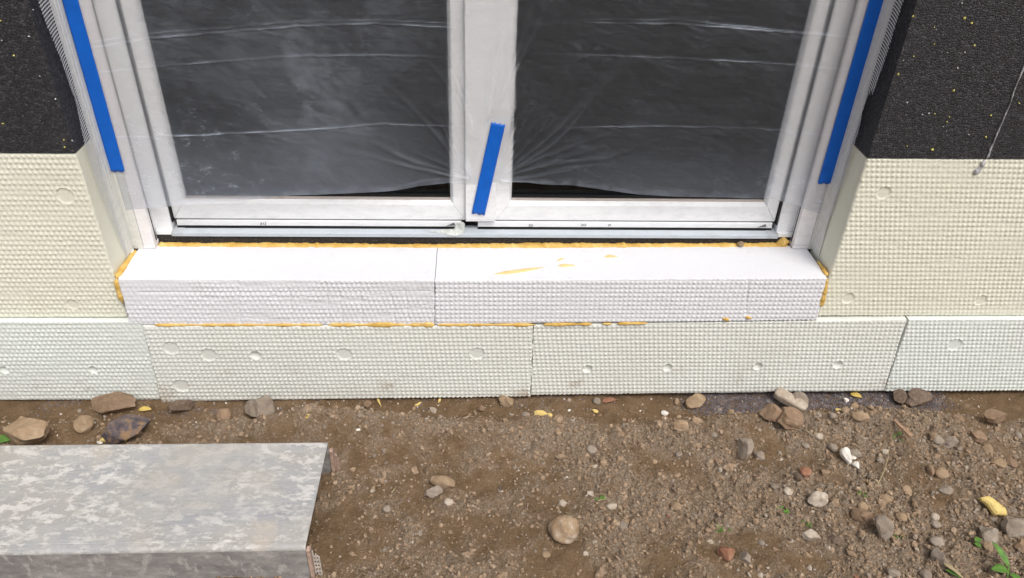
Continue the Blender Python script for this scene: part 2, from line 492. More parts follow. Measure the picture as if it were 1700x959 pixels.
# plaster-smeared aluminium plank
m, nt, b = newmat('plaster_smeared_aluminium'); q = NB(nt); v = q.obj()
vp = q.mapping(v, (1.0, 1.7, 1.7), (0, 0, 0.42))
alu = q.ramp(q.noise(q.mapping(v, (1.0, 9.0, 9.0)), 16, 6, 0.65), [(0.3, (0.30, 0.305, 0.32)), (0.7, (0.42, 0.425, 0.435))])
gr = q.ramp(q.noise(vp, 6, 9, 0.7), [(0.40, 0.0), (0.58, 0.9)])
c = q.mix(gr, alu, (0.39, 0.37, 0.335))
soft = q.ramp(q.noise(vp, 9, 10, 0.72), [(0.46, 0.0), (0.62, 0.6)])
c = q.mix(soft, c, (0.46, 0.445, 0.42))
scr_ = q.noise(q.mapping(v, (1.5, 40.0, 40.0), (0, 0, 0.12)), 14, 3, 0.7)
c = q.mix(q.ramp(scr_, [(0.60, 0.0), (0.70, 0.45)]), c, (0.24, 0.24, 0.25))
pl = q.ramp(q.noise(vp, 24, 12, 0.80), [(0.495, 0.0), (0.535, 0.75), (0.66, 1.0)])
pl = q.math('MULTIPLY', pl, q.ramp(q.noise(v, 4.5, 3, 0.6), [(0.38, 0.35), (0.50, 1.0)]))
plc = q.ramp(q.noise(v, 30, 5, 0.6), [(0.35, (0.57, 0.555, 0.53)), (0.65, (0.68, 0.665, 0.64))])
c = q.mix(pl, c, plc)
c = q.mix(q.ramp(q.noise(v, 5.1, 4, 0.6), [(0.60, 0.0), (0.70, 0.5)]), c, (0.58, 0.49, 0.38))
c = q.mix(q.ramp(q.noise(v, 150, 3, 0.6), [(0.66, 0.0), (0.76, 0.5)]), c, (0.26, 0.22, 0.18))
q.l(c, b.inputs['Base Color'])
q.l(q.ramp(pl, [(0.0, 0.5), (1.0, 0.85)]), b.inputs['Roughness'])
nb = q.bump(pl, 0.5, 0.0012)
nb = q.bump(q.noise(v, 140, 5, 0.65), 0.4, 0.0012, nb)
q.l(nb, b.inputs['Normal'])
M['plank'] = m
m, nt, b = newmat('stained_shaded_aluminium'); q = NB(nt); v = q.obj()  # smears, plus shade on the upright flanges put in as a darker tone
c = q.ramp(q.noise(q.mapping(v, (1, 1, 2.0), (0, 0.5, 0)), 17, 8, 0.7), [(0.35, (0.20, 0.19, 0.19)), (0.55, (0.31, 0.30, 0.29)), (0.68, (0.43, 0.41, 0.39))])
c = q.mix(q.ramp(q.noise(q.mapping(v, (1.6, 1, 1.0), (0, -0.4, 0)), 26, 9, 0.72), [(0.54, 0.0), (0.60, 0.8)]), c, (0.46, 0.44, 0.42))
q.l(c, b.inputs['Base Color']); b.inputs['Roughness'].default_value = 0.6
q.l(q.bump(q.noise(v, 120, 4, 0.6), 0.4, 0.001), b.inputs['Normal'])
M['plank_side'] = m
M['end_cap'] = simple('rusty_end_cap', (0.42, 0.30, 0.24), 0.8, 0.35, 110, 0.5, 0.002)
M['end_cap_pale'] = simple('plaster_dusted_end_cap', (0.52, 0.47, 0.42), 0.8, 0.3, 110, 0.5, 0.002)


# ------------------------------------------------------------------ ground
def dry_mask(x, y):
    d = 0.46 + 0.7 * fbm(x * 5.0, y * 7.0, 31, 2, 0.6) + 1.1 * fbm(x * 14.0, y * 17.0, 35, 5, 0.66)
    d = d + 0.30 * sstep(0.45, 1.1, x) * sstep(-0.12, -0.2, y)
    d = d + 0.55 * np.exp(-((y + 0.17 + 0.03 * np.sin(x * 5)) / 0.045) ** 2) * sstep(-0.9, -0.5, x) * sstep(1.35, 1.2, x)
    d = d - 0.75 * sstep(-0.16, -0.08, y)                # damp strip at the foot of the wall
    d = d - 0.30 * np.exp(-(((x - 0.05) / 0.33) ** 2 + ((y + 0.30) / 0.09) ** 2))
    d = d - 0.2 * np.exp(-(((x + 0.2) / 0.25) ** 2 + ((y + 0.42) / 0.12) ** 2))
    d = d - 0.25 * np.exp(-(((x - 0.28) / 0.25) ** 2 + ((y + 0.56) / 0.07) ** 2))
    far = sstep(-0.72, -1.0, y)
    return np.clip(d * (1 - far) + 0.45 * far, 0, 1)


def terr(x, y):
    x = np.asarray(x, float); y = np.asarray(y, float)
    near = sstep(-3.0, -0.9, y) * sstep(-4, -2, x) * sstep(4, 2, x)
    yy = y + 0.035 * vnoise(x * 3.1, x * 0 + 3.3, 5) + 0.02 * vnoise(x * 9, x * 0 + 1.3, 6)
    ridge = sstep(-0.075, -0.16, yy)
    amp = 0.042 + 0.030 * vnoise(x * 2.3, x * 0, 9) * 2
    amp = amp * (1 - 0.75 * sstep(1.25, 1.45, x))
    z = -0.009 + ridge * (0.009 + amp) - sstep(-0.17, -0.30, yy) * amp * 0.75
    z = z + near * 0.020 * fbm(x * 6, y * 6, 11, 3) * (0.3 + 0.7 * ridge)
    d = dry_mask(x, y)
    hf = sstep(-0.95, -0.70, y) * sstep(-1.8, -1.45, x) * sstep(2.1, 1.75, x)
    z = z + (0.15 + 0.85 * hf) * 0.021 * fbm(x * 26, y * 26, 15, 3, 0.6) * (0.22 + 0.9 * d)
    z = z + hf * 0.0080 * np.abs(fbm(x * 85, y * 85, 19, 3, 0.6)) * (0.2 + 1.8 * d)
    z = z + hf * 0.0022 * fbm(x * 240, y * 240, 23, 2, 0.6) * (0.35 + d)
    return z


def axis_vals(core0, core1, step, far0, far1):
    core = np.arange(core0, core1 + step / 2, step)
    lo, hi = [core0], [core1]
    s = step
    while lo[-1] > far0: s *= 1.12; lo.append(lo[-1] - s)
    s = step
    while hi[-1] < far1: s *= 1.12; hi.append(hi[-1] + s)
    return np.concatenate([np.array(lo[1:])[::-1], core, np.array(hi[1:])])


gx = axis_vals(-1.45, 1.75, 0.0031, -60, 60)
gy = axis_vals(-0.70, 0.03, 0.0031, -60, 40)
GX, GY = np.meshgrid(gx, gy)
GZ = terr(GX, GY)
GZ = np.where(GY > 0.06, np.minimum(GZ, -0.06), GZ)
nx_, ny_ = len(gx), len(gy)
idx = np.arange(nx_ * ny_).reshape(ny_, nx_)
gf = np.stack([idx[:-1, :-1], idx[:-1, 1:], idx[1:, 1:], idx[1:, :-1]], -1).reshape(-1, 4)
me = npmesh('ground', np.stack([GX, GY, GZ], -1).reshape(-1, 3), gf, True)
at_ = me.attributes.new('dry', 'FLOAT', 'POINT')
at_.data.foreach_set('value', dry_mask(GX, GY).ravel().astype(np.float32))
tag(link('ground', me, M['soil']), kind='structure')


def gpt(px, py):
    """where the view line through a photo point meets the ground"""
    z = 0.0
    for _ in range(8):
        p = at(px, py, 2, z)
        z = float(terr(p[0], p[1]))
    return np.array([p[0], p[1], z])


# ------------------------------------------------------------------ the house: core wall and dark room
OX0, OX1 = -0.907, 0.937          # opening in the insulation
wall = empty('house_wall')
tag(wall, 'masonry wall of the house behind the insulation boards', 'wall', kind='thing')
mb = MB(); mb.box(-3.0, -0.93, 0.205, 0.45, -0.4, 2.7); mb.build('masonry', M['concrete'], wall)
mb = MB(); mb.box(0.965, 3.2, 0.205, 0.45, -0.4, 2.7); mb.build('masonry', M['concrete'], wall)
mb = MB(); mb.box(-0.93, 0.965, 0.215, 0.45, -0.4, 0.425); mb.build('masonry', M['concrete'], wall)
mb = MB(); mb.box(-0.93, 0.965, 0.205, 0.45, 2.22, 2.7); mb.build('masonry', M['concrete'], wall)
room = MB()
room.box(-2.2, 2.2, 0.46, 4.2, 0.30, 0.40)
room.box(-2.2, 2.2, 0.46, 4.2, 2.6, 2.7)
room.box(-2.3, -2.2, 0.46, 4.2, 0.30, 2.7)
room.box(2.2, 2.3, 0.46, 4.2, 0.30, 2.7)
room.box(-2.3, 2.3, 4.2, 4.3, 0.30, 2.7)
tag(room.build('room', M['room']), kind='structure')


# ------------------------------------------------------------------ insulation boards
PX, PZ = 0.01270, 0.01365


def bilin(c, u, v):
    """corners: bl, br, tr, tl as (x, z)"""
    (a, b2), (c2, d), (e, f), (g, h) = c
    x = a * (1 - u) * (1 - v) + c2 * u * (1 - v) + e * u * v + g * (1 - u) * v
    z = b2 * (1 - u) * (1 - v) + d * u * (1 - v) + f * u * v + h * (1 - u) * v
    return x, z


def waffle_board(name, corners, yf, yb, mat, seed, plugs=(), amp=0.0028, shear=0.12, cuts=(), wear=0.5,
                 edge_fade=(0, 0, 0, 0), pitch=(PX, PZ), chips=0.0016, round_edges=0.0011):
    xs = [c[0] for c in corners]; zs = [c[1] for c in corners]
    L, H = max(xs) - min(xs), max(zs) - min(zs)
    step = 0.00212
    nu, nv = int(L / step) + 1, int(H / step) + 1
    U, V = np.meshgrid(np.linspace(0, 1, nu), np.linspace(0, 1, nv))
    X, Z = bilin(corners, U, V)
    rs = np.random.default_rng(seed)
    zz = Z - corners[0][1] + rs.uniform(0, 0.01)
    row = np.floor(zz / pitch[1])
    xx = X + shear * pitch[0] * row + 0.0009 * vnoise(row * 7.7, X * 3, seed)
    cx_ = np.abs((xx / pitch[0]) % 1.0 - 0.5) * 2
    cz_ = np.abs((zz / pitch[1]) % 1.0 - 0.5) * 2
    prof = sstep(0.76, 0.22, cx_) * sstep(0.78, 0.24, cz_)
    w = sstep(-0.25, 0.28, fbm(X * 7, Z * 14, seed + 3, 4, 0.6) + 0.22 * (1 - wear * 1.2))
    ampm = amp * (1 - 0.8 * wear * (1 - w)) * (0.88 + 0.24 * hash2(np.floor(xx / pitch[0]), row, seed + 40))
    scuff = sstep(0.22, 0.42, fbm(X * 3.5, Z * 11, seed + 50, 4, 0.55))
    ampm = ampm * (1 - min(1.0, 1.6 * wear) * 0.6 * scuff)
    h = prof * ampm
    h += 0.0006 * fbm(X * 130, Z * 130, seed + 5, 3) + 0.0012 * fbm(X * 4, Z * 5, seed + 8, 3)
    # damage: torn skin in long streaks
    tear = sstep(0.24, 0.40, fbm(X * 9, Z * 55, seed + 9, 4, 0.6)) * wear
    h = h * (1 - 0.7 * tear) - tear * 0.0006
    for (kx, kz, kx2, kz2, dp) in cuts:          # knife lines
        dx, dz = kx2 - kx, kz2 - kz
        l2 = dx * dx + dz * dz
        t = np.clip(((X - kx) * dx + (Z - kz) * dz) / l2, 0, 1)
        dist = np.hypot(X - kx - t * dx, Z - kz - t * dz)
        h -= dp * np.exp(-(dist / 0.0022) ** 2)
    for (kx, kz, r, big) in plugs:
        d = np.hypot(X - kx, Z - kz)
        if big:
            flat = sstep(r * 1.04, r * 0.94, d)
            h = h * (1 - flat) + flat * (-0.0018 + 0.0006 * fbm(X * 300, Z * 300, seed, 2))
            h += 0.0007 * np.exp(-((d - r * 1.1) / 0.002) ** 2)
        else:
            flat = sstep(r * 1.10, r * 0.9, d)
            h = h * (1 - flat) + flat * (-0.0055 * (1 - (np.minimum(d, r) / r) ** 2) - 0.001)
            h += 0.0016 * np.exp(-((d - r * 1.05) / 0.0018) ** 2)
    eL, eR, eB, eT = edge_fade
    dL, dR, dB, dT = U * L, (1 - U) * L, V * H, (1 - V) * H
    for d_, e in ((dL, eL), (dR, eR), (dB, eB), (dT, eT)):
        if e > 0:
            f_ = sstep(0, e, d_)
            h = h * f_ - (1 - f_) ** 2 * e * 0.45
    re = round_edges
    dm = np.minimum(np.minimum(dL, dR), np.minimum(dB, dT))
    h -= re * np.exp(-dm / (re * 0.6))
    # ragged outline
    X0, Z0 = X.copy(), Z.copy()
    jx = chips * fbm(Z * 60, X * 0 + seed, seed + 21, 3, 0.6) ; jz = chips * fbm(X * 60, X * 0 + seed + 2.2, seed + 22, 3, 0.6)
    X = X + jx * np.exp(-np.minimum(dL, dR) / 0.004)
    Z = Z + jz * np.exp(-np.minimum(dB, dT) / 0.004)
    Y = yf - h
    fr = np.stack([X, Y, Z], -1).reshape(-1, 3)
    I = np.arange(nu * nv).reshape(nv, nu)
    faces = [np.stack([I[:-1, :-1], I[:-1, 1:], I[1:, 1:], I[1:, :-1]], -1).reshape(-1, 4)]
    ring = np.concatenate([I[0, :-1], I[:-1, -1], I[-1, :0:-1], I[:0:-1, 0]])
    bv = fr[ring].copy()
    bu = np.stack([X0, Y, Z0], -1).reshape(-1, 3)[ring]
    n0 = len(fr)
    nr = len(ring)
    rows = [ring]
    allv = [fr]
    depths = [yf + 0.004, yf + 0.012, yb]
    off = n0
    for dpt in depths:
        vv = (bv if dpt == depths[0] else bu).copy(); vv[:, 1] = dpt
        allv.append(vv); rows.append(np.arange(off, off + nr)); off += nr
    for a, b_ in zip(rows[:-1], rows[1:]):
        faces.append(np.stack([a, b_, np.roll(b_, -1), np.roll(a, -1)], -1))
    faces.append(rows[-1][::-1].reshape(1, -1))
    me = npmesh(name, np.concatenate(allv), faces, True)
    sm = np.ones(len(me.polygons), bool); sm[len(faces[0]):] = False
    me.polygons.foreach_set('use_smooth', sm)
    return link(name, me, mat)


def pl(px, py, r, big, y=-0.014):
    p = at(px, py, 1, y)
    return (p[0], p[2], r, big)


YP = -0.014
# plinth course
o = waffle_board('plinth_board', [(-1.87, 0.0), (-0.878, -0.004), (-0.866, 0.270), (-1.87, 0.274)], YP, 0.11, M['eps_plinth_green'], 3,
                 [pl(8, 614, 0.013, 0), pl(155, 614, 0.013, 0)], shear=0.42, wear=0.4)
tag(o, 'white waffle-faced plinth insulation board at far left behind the plank', 'insulation board', 'white plinth boards')
o = waffle_board('plinth_board', [(-0.8765, -0.008), (0.1622, 0.0045), (0.1590, 0.2560), (-0.8648, 0.2580)], YP - 0.004, 0.11, M['eps_plinth'], 4,
                 [pl(285, 576, 0.0205, 1), pl(347, 587, 0.0205, 1), pl(425, 588, 0.0145, 0), pl(572, 586, 0.0195, 1),
                  pl(302, 638, 0.0205, 1), pl(792, 585, 0.0195, 1)], shear=0.10, wear=0.15)
tag(o, 'white plinth board with six round fixing marks, left of centre joint', 'insulation board', 'white plinth boards')
o = waffle_board('plinth_board', [(0.1640, 0.0065), (1.2005, 0.012), (1.1855, 0.2735), (0.1605, 0.2560)], YP, 0.11, M['eps_plinth'], 5,
                 [pl(975, 612, 0.0135, 0), pl(1108, 610, 0.0135, 0), pl(1258, 608, 0.0135, 0), pl(1391, 605, 0.0145, 0)],
                 shear=0.16, wear=0.15)
tag(o, 'white plinth board with a row of four small round dimples, right of centre joint', 'insulation board', 'white plinth boards')
o = waffle_board('plinth_board', [(1.2035, 0.012), (1.90, 0.0115), (1.90, 0.2745), (1.1915, 0.2735)], YP, 0.11, M['eps_plinth_green'], 6,
                 [pl(1585, 572, 0.0195, 1)], shear=0.30, wear=0.25)
tag(o, 'white plinth board at far right with one round fixing mark', 'insulation board', 'white plinth boards')

# cream boards either side of the door
o = waffle_board('cream_board', [(-1.75, 0.2745), (OX0, 0.2735), (OX0, 0.7365), (-1.75, 0.7345)], 0.0, 0.135, M['eps_yellow'], 8,
                 [pl(108, 325, 0.02, 1, 0), pl(120, 505, 0.015, 1, 0)], amp=0.0026, shear=0.34, wear=0.4, edge_fade=(0, 0.006, 0, 0.002))
tag(o, 'cream yellow waffle-faced insulation board left of the door', 'insulation board', 'cream boards beside the door')
o = waffle_board('cream_board', [(OX1, 0.2775), (1.85, 0.2775), (1.85, 0.7475), (OX1 + 0.003, 0.7435)], 0.0, 0.135, M['eps_yellow'], 9,
                 [pl(1467, 320, 0.017, 1, 0), pl(1628, 498, 0.016, 1, 0), pl(1408, 495, 0.016, 1, 0)], amp=0.0026, shear=0.30, wear=0.35,
                 edge_fade=(0.006, 0, 0, 0.002))
tag(o, 'cream yellow waffle-faced insulation board right of the door', 'insulation board', 'cream boards beside the door')


def black_board(x0, x1, z0l, z0r, z1, label):
    mb = MB()
    mb.quadprism([(x0, -0.002, z0l), (x1, -0.002, z0r), (x1, 0.135, z0r), (x0, 0.135, z0l)],
                 [(x0, -0.002, z1), (x1, -0.002, z1), (x1, 0.135, z1), (x0, 0.135, z1)])
    return tag(mb.build('black_board', M['eps_black'], None, bevel=0.002), label, 'insulation board', 'black boards above the cream ones')


bbl = black_board(-1.95, OX0, 0.7360, 0.7385, 1.74, 'black beaded insulation board at upper left beside the door')
bbr = black_board(OX1 + 0.003, 2.0, 0.7450, 0.7490, 1.75, 'black beaded insulation board at upper right with grey mortar run')
for s, (x0, x1) in (('left', (-1.95, OX0)), ('right', (OX1 + 0.003, 2.0))):
    mb = MB(); mb.box(x0, x1, -0.002, 0.135, 1.755, 2.7)
    tag(mb.build('black_board', M['eps_black'], None, bevel=0.002), 'topmost black insulation board %s of the door, above eye level' % s, 'insulation board',
        'black boards above the cream ones')
mb = MB(); mb.box(OX0 + 0.003, OX1 - 0.001, -0.002, 0.135, 2.16, 2.7)
tag(mb.build('black_board', M['eps_black'], None, bevel=0.002), 'black insulation board bridging over the top of the door', 'insulation board')

# white sill blocks under the door
lb = [(-0.8985, 0.2605), (-0.1045, 0.2600), (-0.1005, 0.4015), (-0.8935, 0.4030)]
cutsL = []
for px, a, bb in ((330, 470, 535), (393, 463, 535), (480, 480, 530), (541, 468, 535), (563, 485, 535), (596, 470, 535), (650, 490, 537), (672, 480, 530)):
    p = at(px, a, 1, YP); p2 = at(px + 6, bb, 1, YP)
    cutsL.append((p[0], p[2], p2[0], p2[2], 0.0022))
p = at(230, 485, 1, YP); p2 = at(715, 483, 1, YP)
cutsL.append((p[0], p[2], p2[0], p2[2], 0.0018))
o = waffle_board('sill_block', lb, YP, 0.150, M['eps_white'], 13, cuts=cutsL, amp=0.0024, shear=0.30, wear=0.8)
tag(o, 'white foam sill block with worn waffle face under the left door leaf', 'insulation block', 'white sill blocks')
rb = [(-0.1030, 0.2600), (0.933, 0.2735), (0.9255, 0.4095), (-0.0990, 0.4015)]
p = at(1242, 462, 1, YP); p2 = at(1238, 520, 1, YP)
o = waffle_board('sill_block', rb, YP - 0.001, 0.150, M['eps_white'], 14, cuts=[(p[0], p[2], p2[0], p2[2], 0.003)], amp=0.0026, shear=0.02, wear=0.2)
tag(o, 'longer white foam sill block with yellow smears under the right door leaf', 'insulation block', 'white sill blocks')


def zblock(x):
    return np.interp(x, [-0.89, -0.10, 0.923], [0.4028, 0.4013, 0.4093])


# ------------------------------------------------------------------ patio door
door = empty('patio_door')
tag(door, 'white two-leaf glazed patio door in the middle of the wall', 'door', kind='thing')
DT = 2.14


def mitred(name, x0, x1, z0, z1, wl, wr, wb, wt, prof, mat, parent, names=('stile', 'rail'), sides='LRBT'):
    """prof: list of (t, y); t 0 = outer edge, 1 = inner edge"""
    def loop(side):
        a, b_ = [], []
        for t, y in prof:
            xl, xr, zb, zt = x0 + t * wl, x1 - t * wr, z0 + t * wb, z1 - t * wt
            g = 0.0004
            if side == 'B': a.append((xl + g, y, zb)); b_.append((xr - g, y, zb))
            if side == 'T': a.append((xl + g, y, zt)); b_.append((xr - g, y, zt))
            if side == 'L': a.append((xl, y, zb + g)); b_.append((xl, y, zt - g))
            if side == 'R': a.append((xr, y, zb + g)); b_.append((xr, y, zt - g))
        return a, b_
    for s in sides:
        a, b_ = loop(s)
        mb = MB(); mb.quadprism(a, b_)
        mb.build(names[0] if s in 'LR' else names[1], mat, parent, bevel=0.0007)


# fixed frame
frame = MB()
YF = 0.170
frame.box(-0.8555, -0.8085, YF, 0.25, 0.4335, DT)
frame.box(0.8435, 0.8890, YF, 0.25, 0.4335, DT)
frame.box(-0.8080, 0.8430, YF, 0.25, DT - 0.05, DT)
frame.build('frame', M['pvc'], door, bevel=0.002)
mb = MB()
mb.box(-0.8085, -0.8055, 0.176, 0.25, 0.46, DT - 0.05)
mb.build('gasket', M['dark_gap'], door)
mb = MB()
mb.box(0.8400, 0.8435, 0.176, 0.25, 0.46, DT - 0.05)
mb.build('gasket', M['dark_gap'], door)
# threshold profile: sloped aluminium
th = MB()
prof = [(0.158, 0.4285), (0.1545, 0.4290), (0.1545, 0.4392), (0.1575, 0.4402), (0.190, 0.4412), (0.200, 0.4412), (0.200, 0.4285)]
th.quadprism([(-0.8050, y, z) for y, z in prof], [(0.8430, y, z) for y, z in prof])
thr = th.build('threshold', M['alu_sill'], door, bevel=0.0006)
for (xa, xb) in ((-0.8070, -0.778), (0.8155, 0.8440)):
    mb = MB(); mb.quadprism([(xa, y - 0.0012, z + 0.0012) for y, z in prof], [(xb, y - 0.0012, z + 0.0012) for y, z in prof])
    mb.build('end_cap', simple('grey_cap', (0.42, 0.45, 0.48), 0.5, 0.2, 40, 0.1), thr)
for (xa, xb) in ((-0.850, -0.8085), (0.8455, 0.888)):
    mb = MB(); mb.box(xa, xb, 0.1610, 0.20, 0.4300, 0.4420); mb.build('foot_block', M['pvc'], door, bevel=0.0008)

YS = 0.185
sprof = [(0.0, 0.232), (0.0, 0.187), (0.04, YS), (0.80, YS), (0.84, YS + 0.0015), (1.0, 0.200), (1.0, 0.232)]
for (xa, xb, xl, xr) in ((-0.8045, -0.0225, 0.0400, 0.0410), (0.0580, 0.8390, 0.0435, 0.0400)):
    sash = empty('sash'); sash.parent = door
    sash['label'] = 'left glazed door leaf' if xa < 0 else 'right glazed door leaf'
    z0, z1 = 0.4655, DT - 0.045
    mitred('sash', xa, xb, z0, z1, xl, xr, 0.0585, 0.058, sprof, M['pvc'], sash)
    # dusty glazing bead along the bottom, dark gasket round the pane
    mb = MB(); mb.box(xa + xl + 0.0003, xb - xr - 0.0003, 0.196, 0.204, 0.5215, 0.5262)
    mb.build('glazing_bead', M['pvc_bead'], sash, bevel=0.0006)
    gx0, gx1, gz0, gz1 = xa + xl, xb - xr, 0.524, z1 - 0.058
    for (a0, a1, c0, c1) in ((gx0, gx0 + 0.004, gz0, gz1), (gx1 - 0.004, gx1, gz0, gz1), (gx0 + 0.0042, gx1 - 0.0042, gz0 + 0.003, gz0 + 0.008)):
        mb = MB(); mb.box(a0, a1, 0.203, 0.212, c0, c1); mb.build('gasket', M['dark_gap'], sash)
    mb = MB(); mb.box(gx0 - 0.008, gx1 + 0.008, 0.2125, 0.2165, gz0 - 0.008, gz1 + 0.008)
    mb.build('glass_pane', M['glass'], sash)
    mb = MB(); mb.box(gx0 - 0.008, gx1 + 0.008, 0.2330, 0.2370, gz0 - 0.008, gz1 + 0.008)
    mb.build('glass_pane', M['glass_inner'], sash)
    # silver spacer bar between the panes
    mb = MB(); mb.box(gx0, gx1, 0.2167, 0.2328, gz0 + 0.006, gz0 + 0.0125); mb.build('spacer_bar', simple('spacer', (0.10, 0.10, 0.105), 0.4, 0.1, 30, 0), sash)
    # weather bar
    wprof = [(0.200, 0.4462), (0.1845, 0.4455), (0.1830, 0.4468), (0.1834, 0.4612), (0.1845, 0.4622), (0.200, 0.4626)]
    wa, wb_ = (xa + 0.006, xb - 0.012) if xa < 0 else (xa - 0.047, xb - 0.006)
    mb = MB(); mb.quadprism([(wa, y, z) for y, z in wprof], [(wb_, y, z) for y, z in wprof])
    wbar = mb.build('weather_bar', M['pvc'], sash, bevel=0.0006)
    # pencilled figures on the weather bar
    marks = [('612', 432, 373, 0.0085)] if xa < 0 else [('70', 876, 377, 0.010), ('252', 964, 375, 0.0080), ('o', 1009, 375, 0.0105)]
    for txt, px, py, sz in marks:
        cu = bpy.data.curves.new('t', 'FONT'); cu.body = txt; cu.size = sz * 1.25; cu.extrude = 0.0001; cu.shear = 0.25
        cu.offset = 0.0001
        ob = bpy.data.objects.new('t', cu); COL.objects.link(ob)
        bpy.context.view_layer.update()
        mt = bpy.data.meshes.new_from_object(ob.evaluated_get(bpy.context.evaluated_depsgraph_get()))
        bpy.data.objects.remove(ob)
        p = at(px, py, 1, 0.1828)
        mt.transform(Matrix.Translation((p[0], 0.1828, p[2])) @ Matrix.Rotation(math.radians(90), 4, 'X'))
        link('handwriting', mt, M['ink'], sash)
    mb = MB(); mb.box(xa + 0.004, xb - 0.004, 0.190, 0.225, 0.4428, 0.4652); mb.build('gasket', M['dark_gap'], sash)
    mb = MB(); mb.box(wa, wb_, 0.1790, 0.1895, 0.4405, 0.4432); mb.build('drip_shade_strip', M['dark_gap'], sash)  # added dark strip, stands for the shadow line under the weather bar
    # brackets at the bar ends
    bx = wb_ - 0.020
    mb = MB(); mb.quadprism([(bx - 0.022, 0.1820, 0.4485), (bx + 0.0, 0.1820, 0.4595), (bx + 0.004, 0.1820, 0.4515)],
                            [(bx - 0.022, 0.1829, 0.4485), (bx + 0.0, 0.1829, 0.4595), (bx + 0.004, 0.1829, 0.4515)])
    mb.build('bar_end_clip', simple('dark_clip', (0.16, 0.165, 0.165), 0.5, 0.3, 60, 0), sash)
# centre cover strip over the meeting stiles
mb = MB(); mb.box(-0.0228, 0.0590, 0.1700, 0.1860, 0.4745, DT - 0.045)
mc = mb.build('cover_strip', M['pvc'], door, bevel=0.0025)
mb = MB(); mb.box(-0.0222, 0.0584, 0.1705, 0.1845, 0.4705, 0.4740)
mb.build('end_cap', M['pvc_guide'], mc, bevel=0.0005)

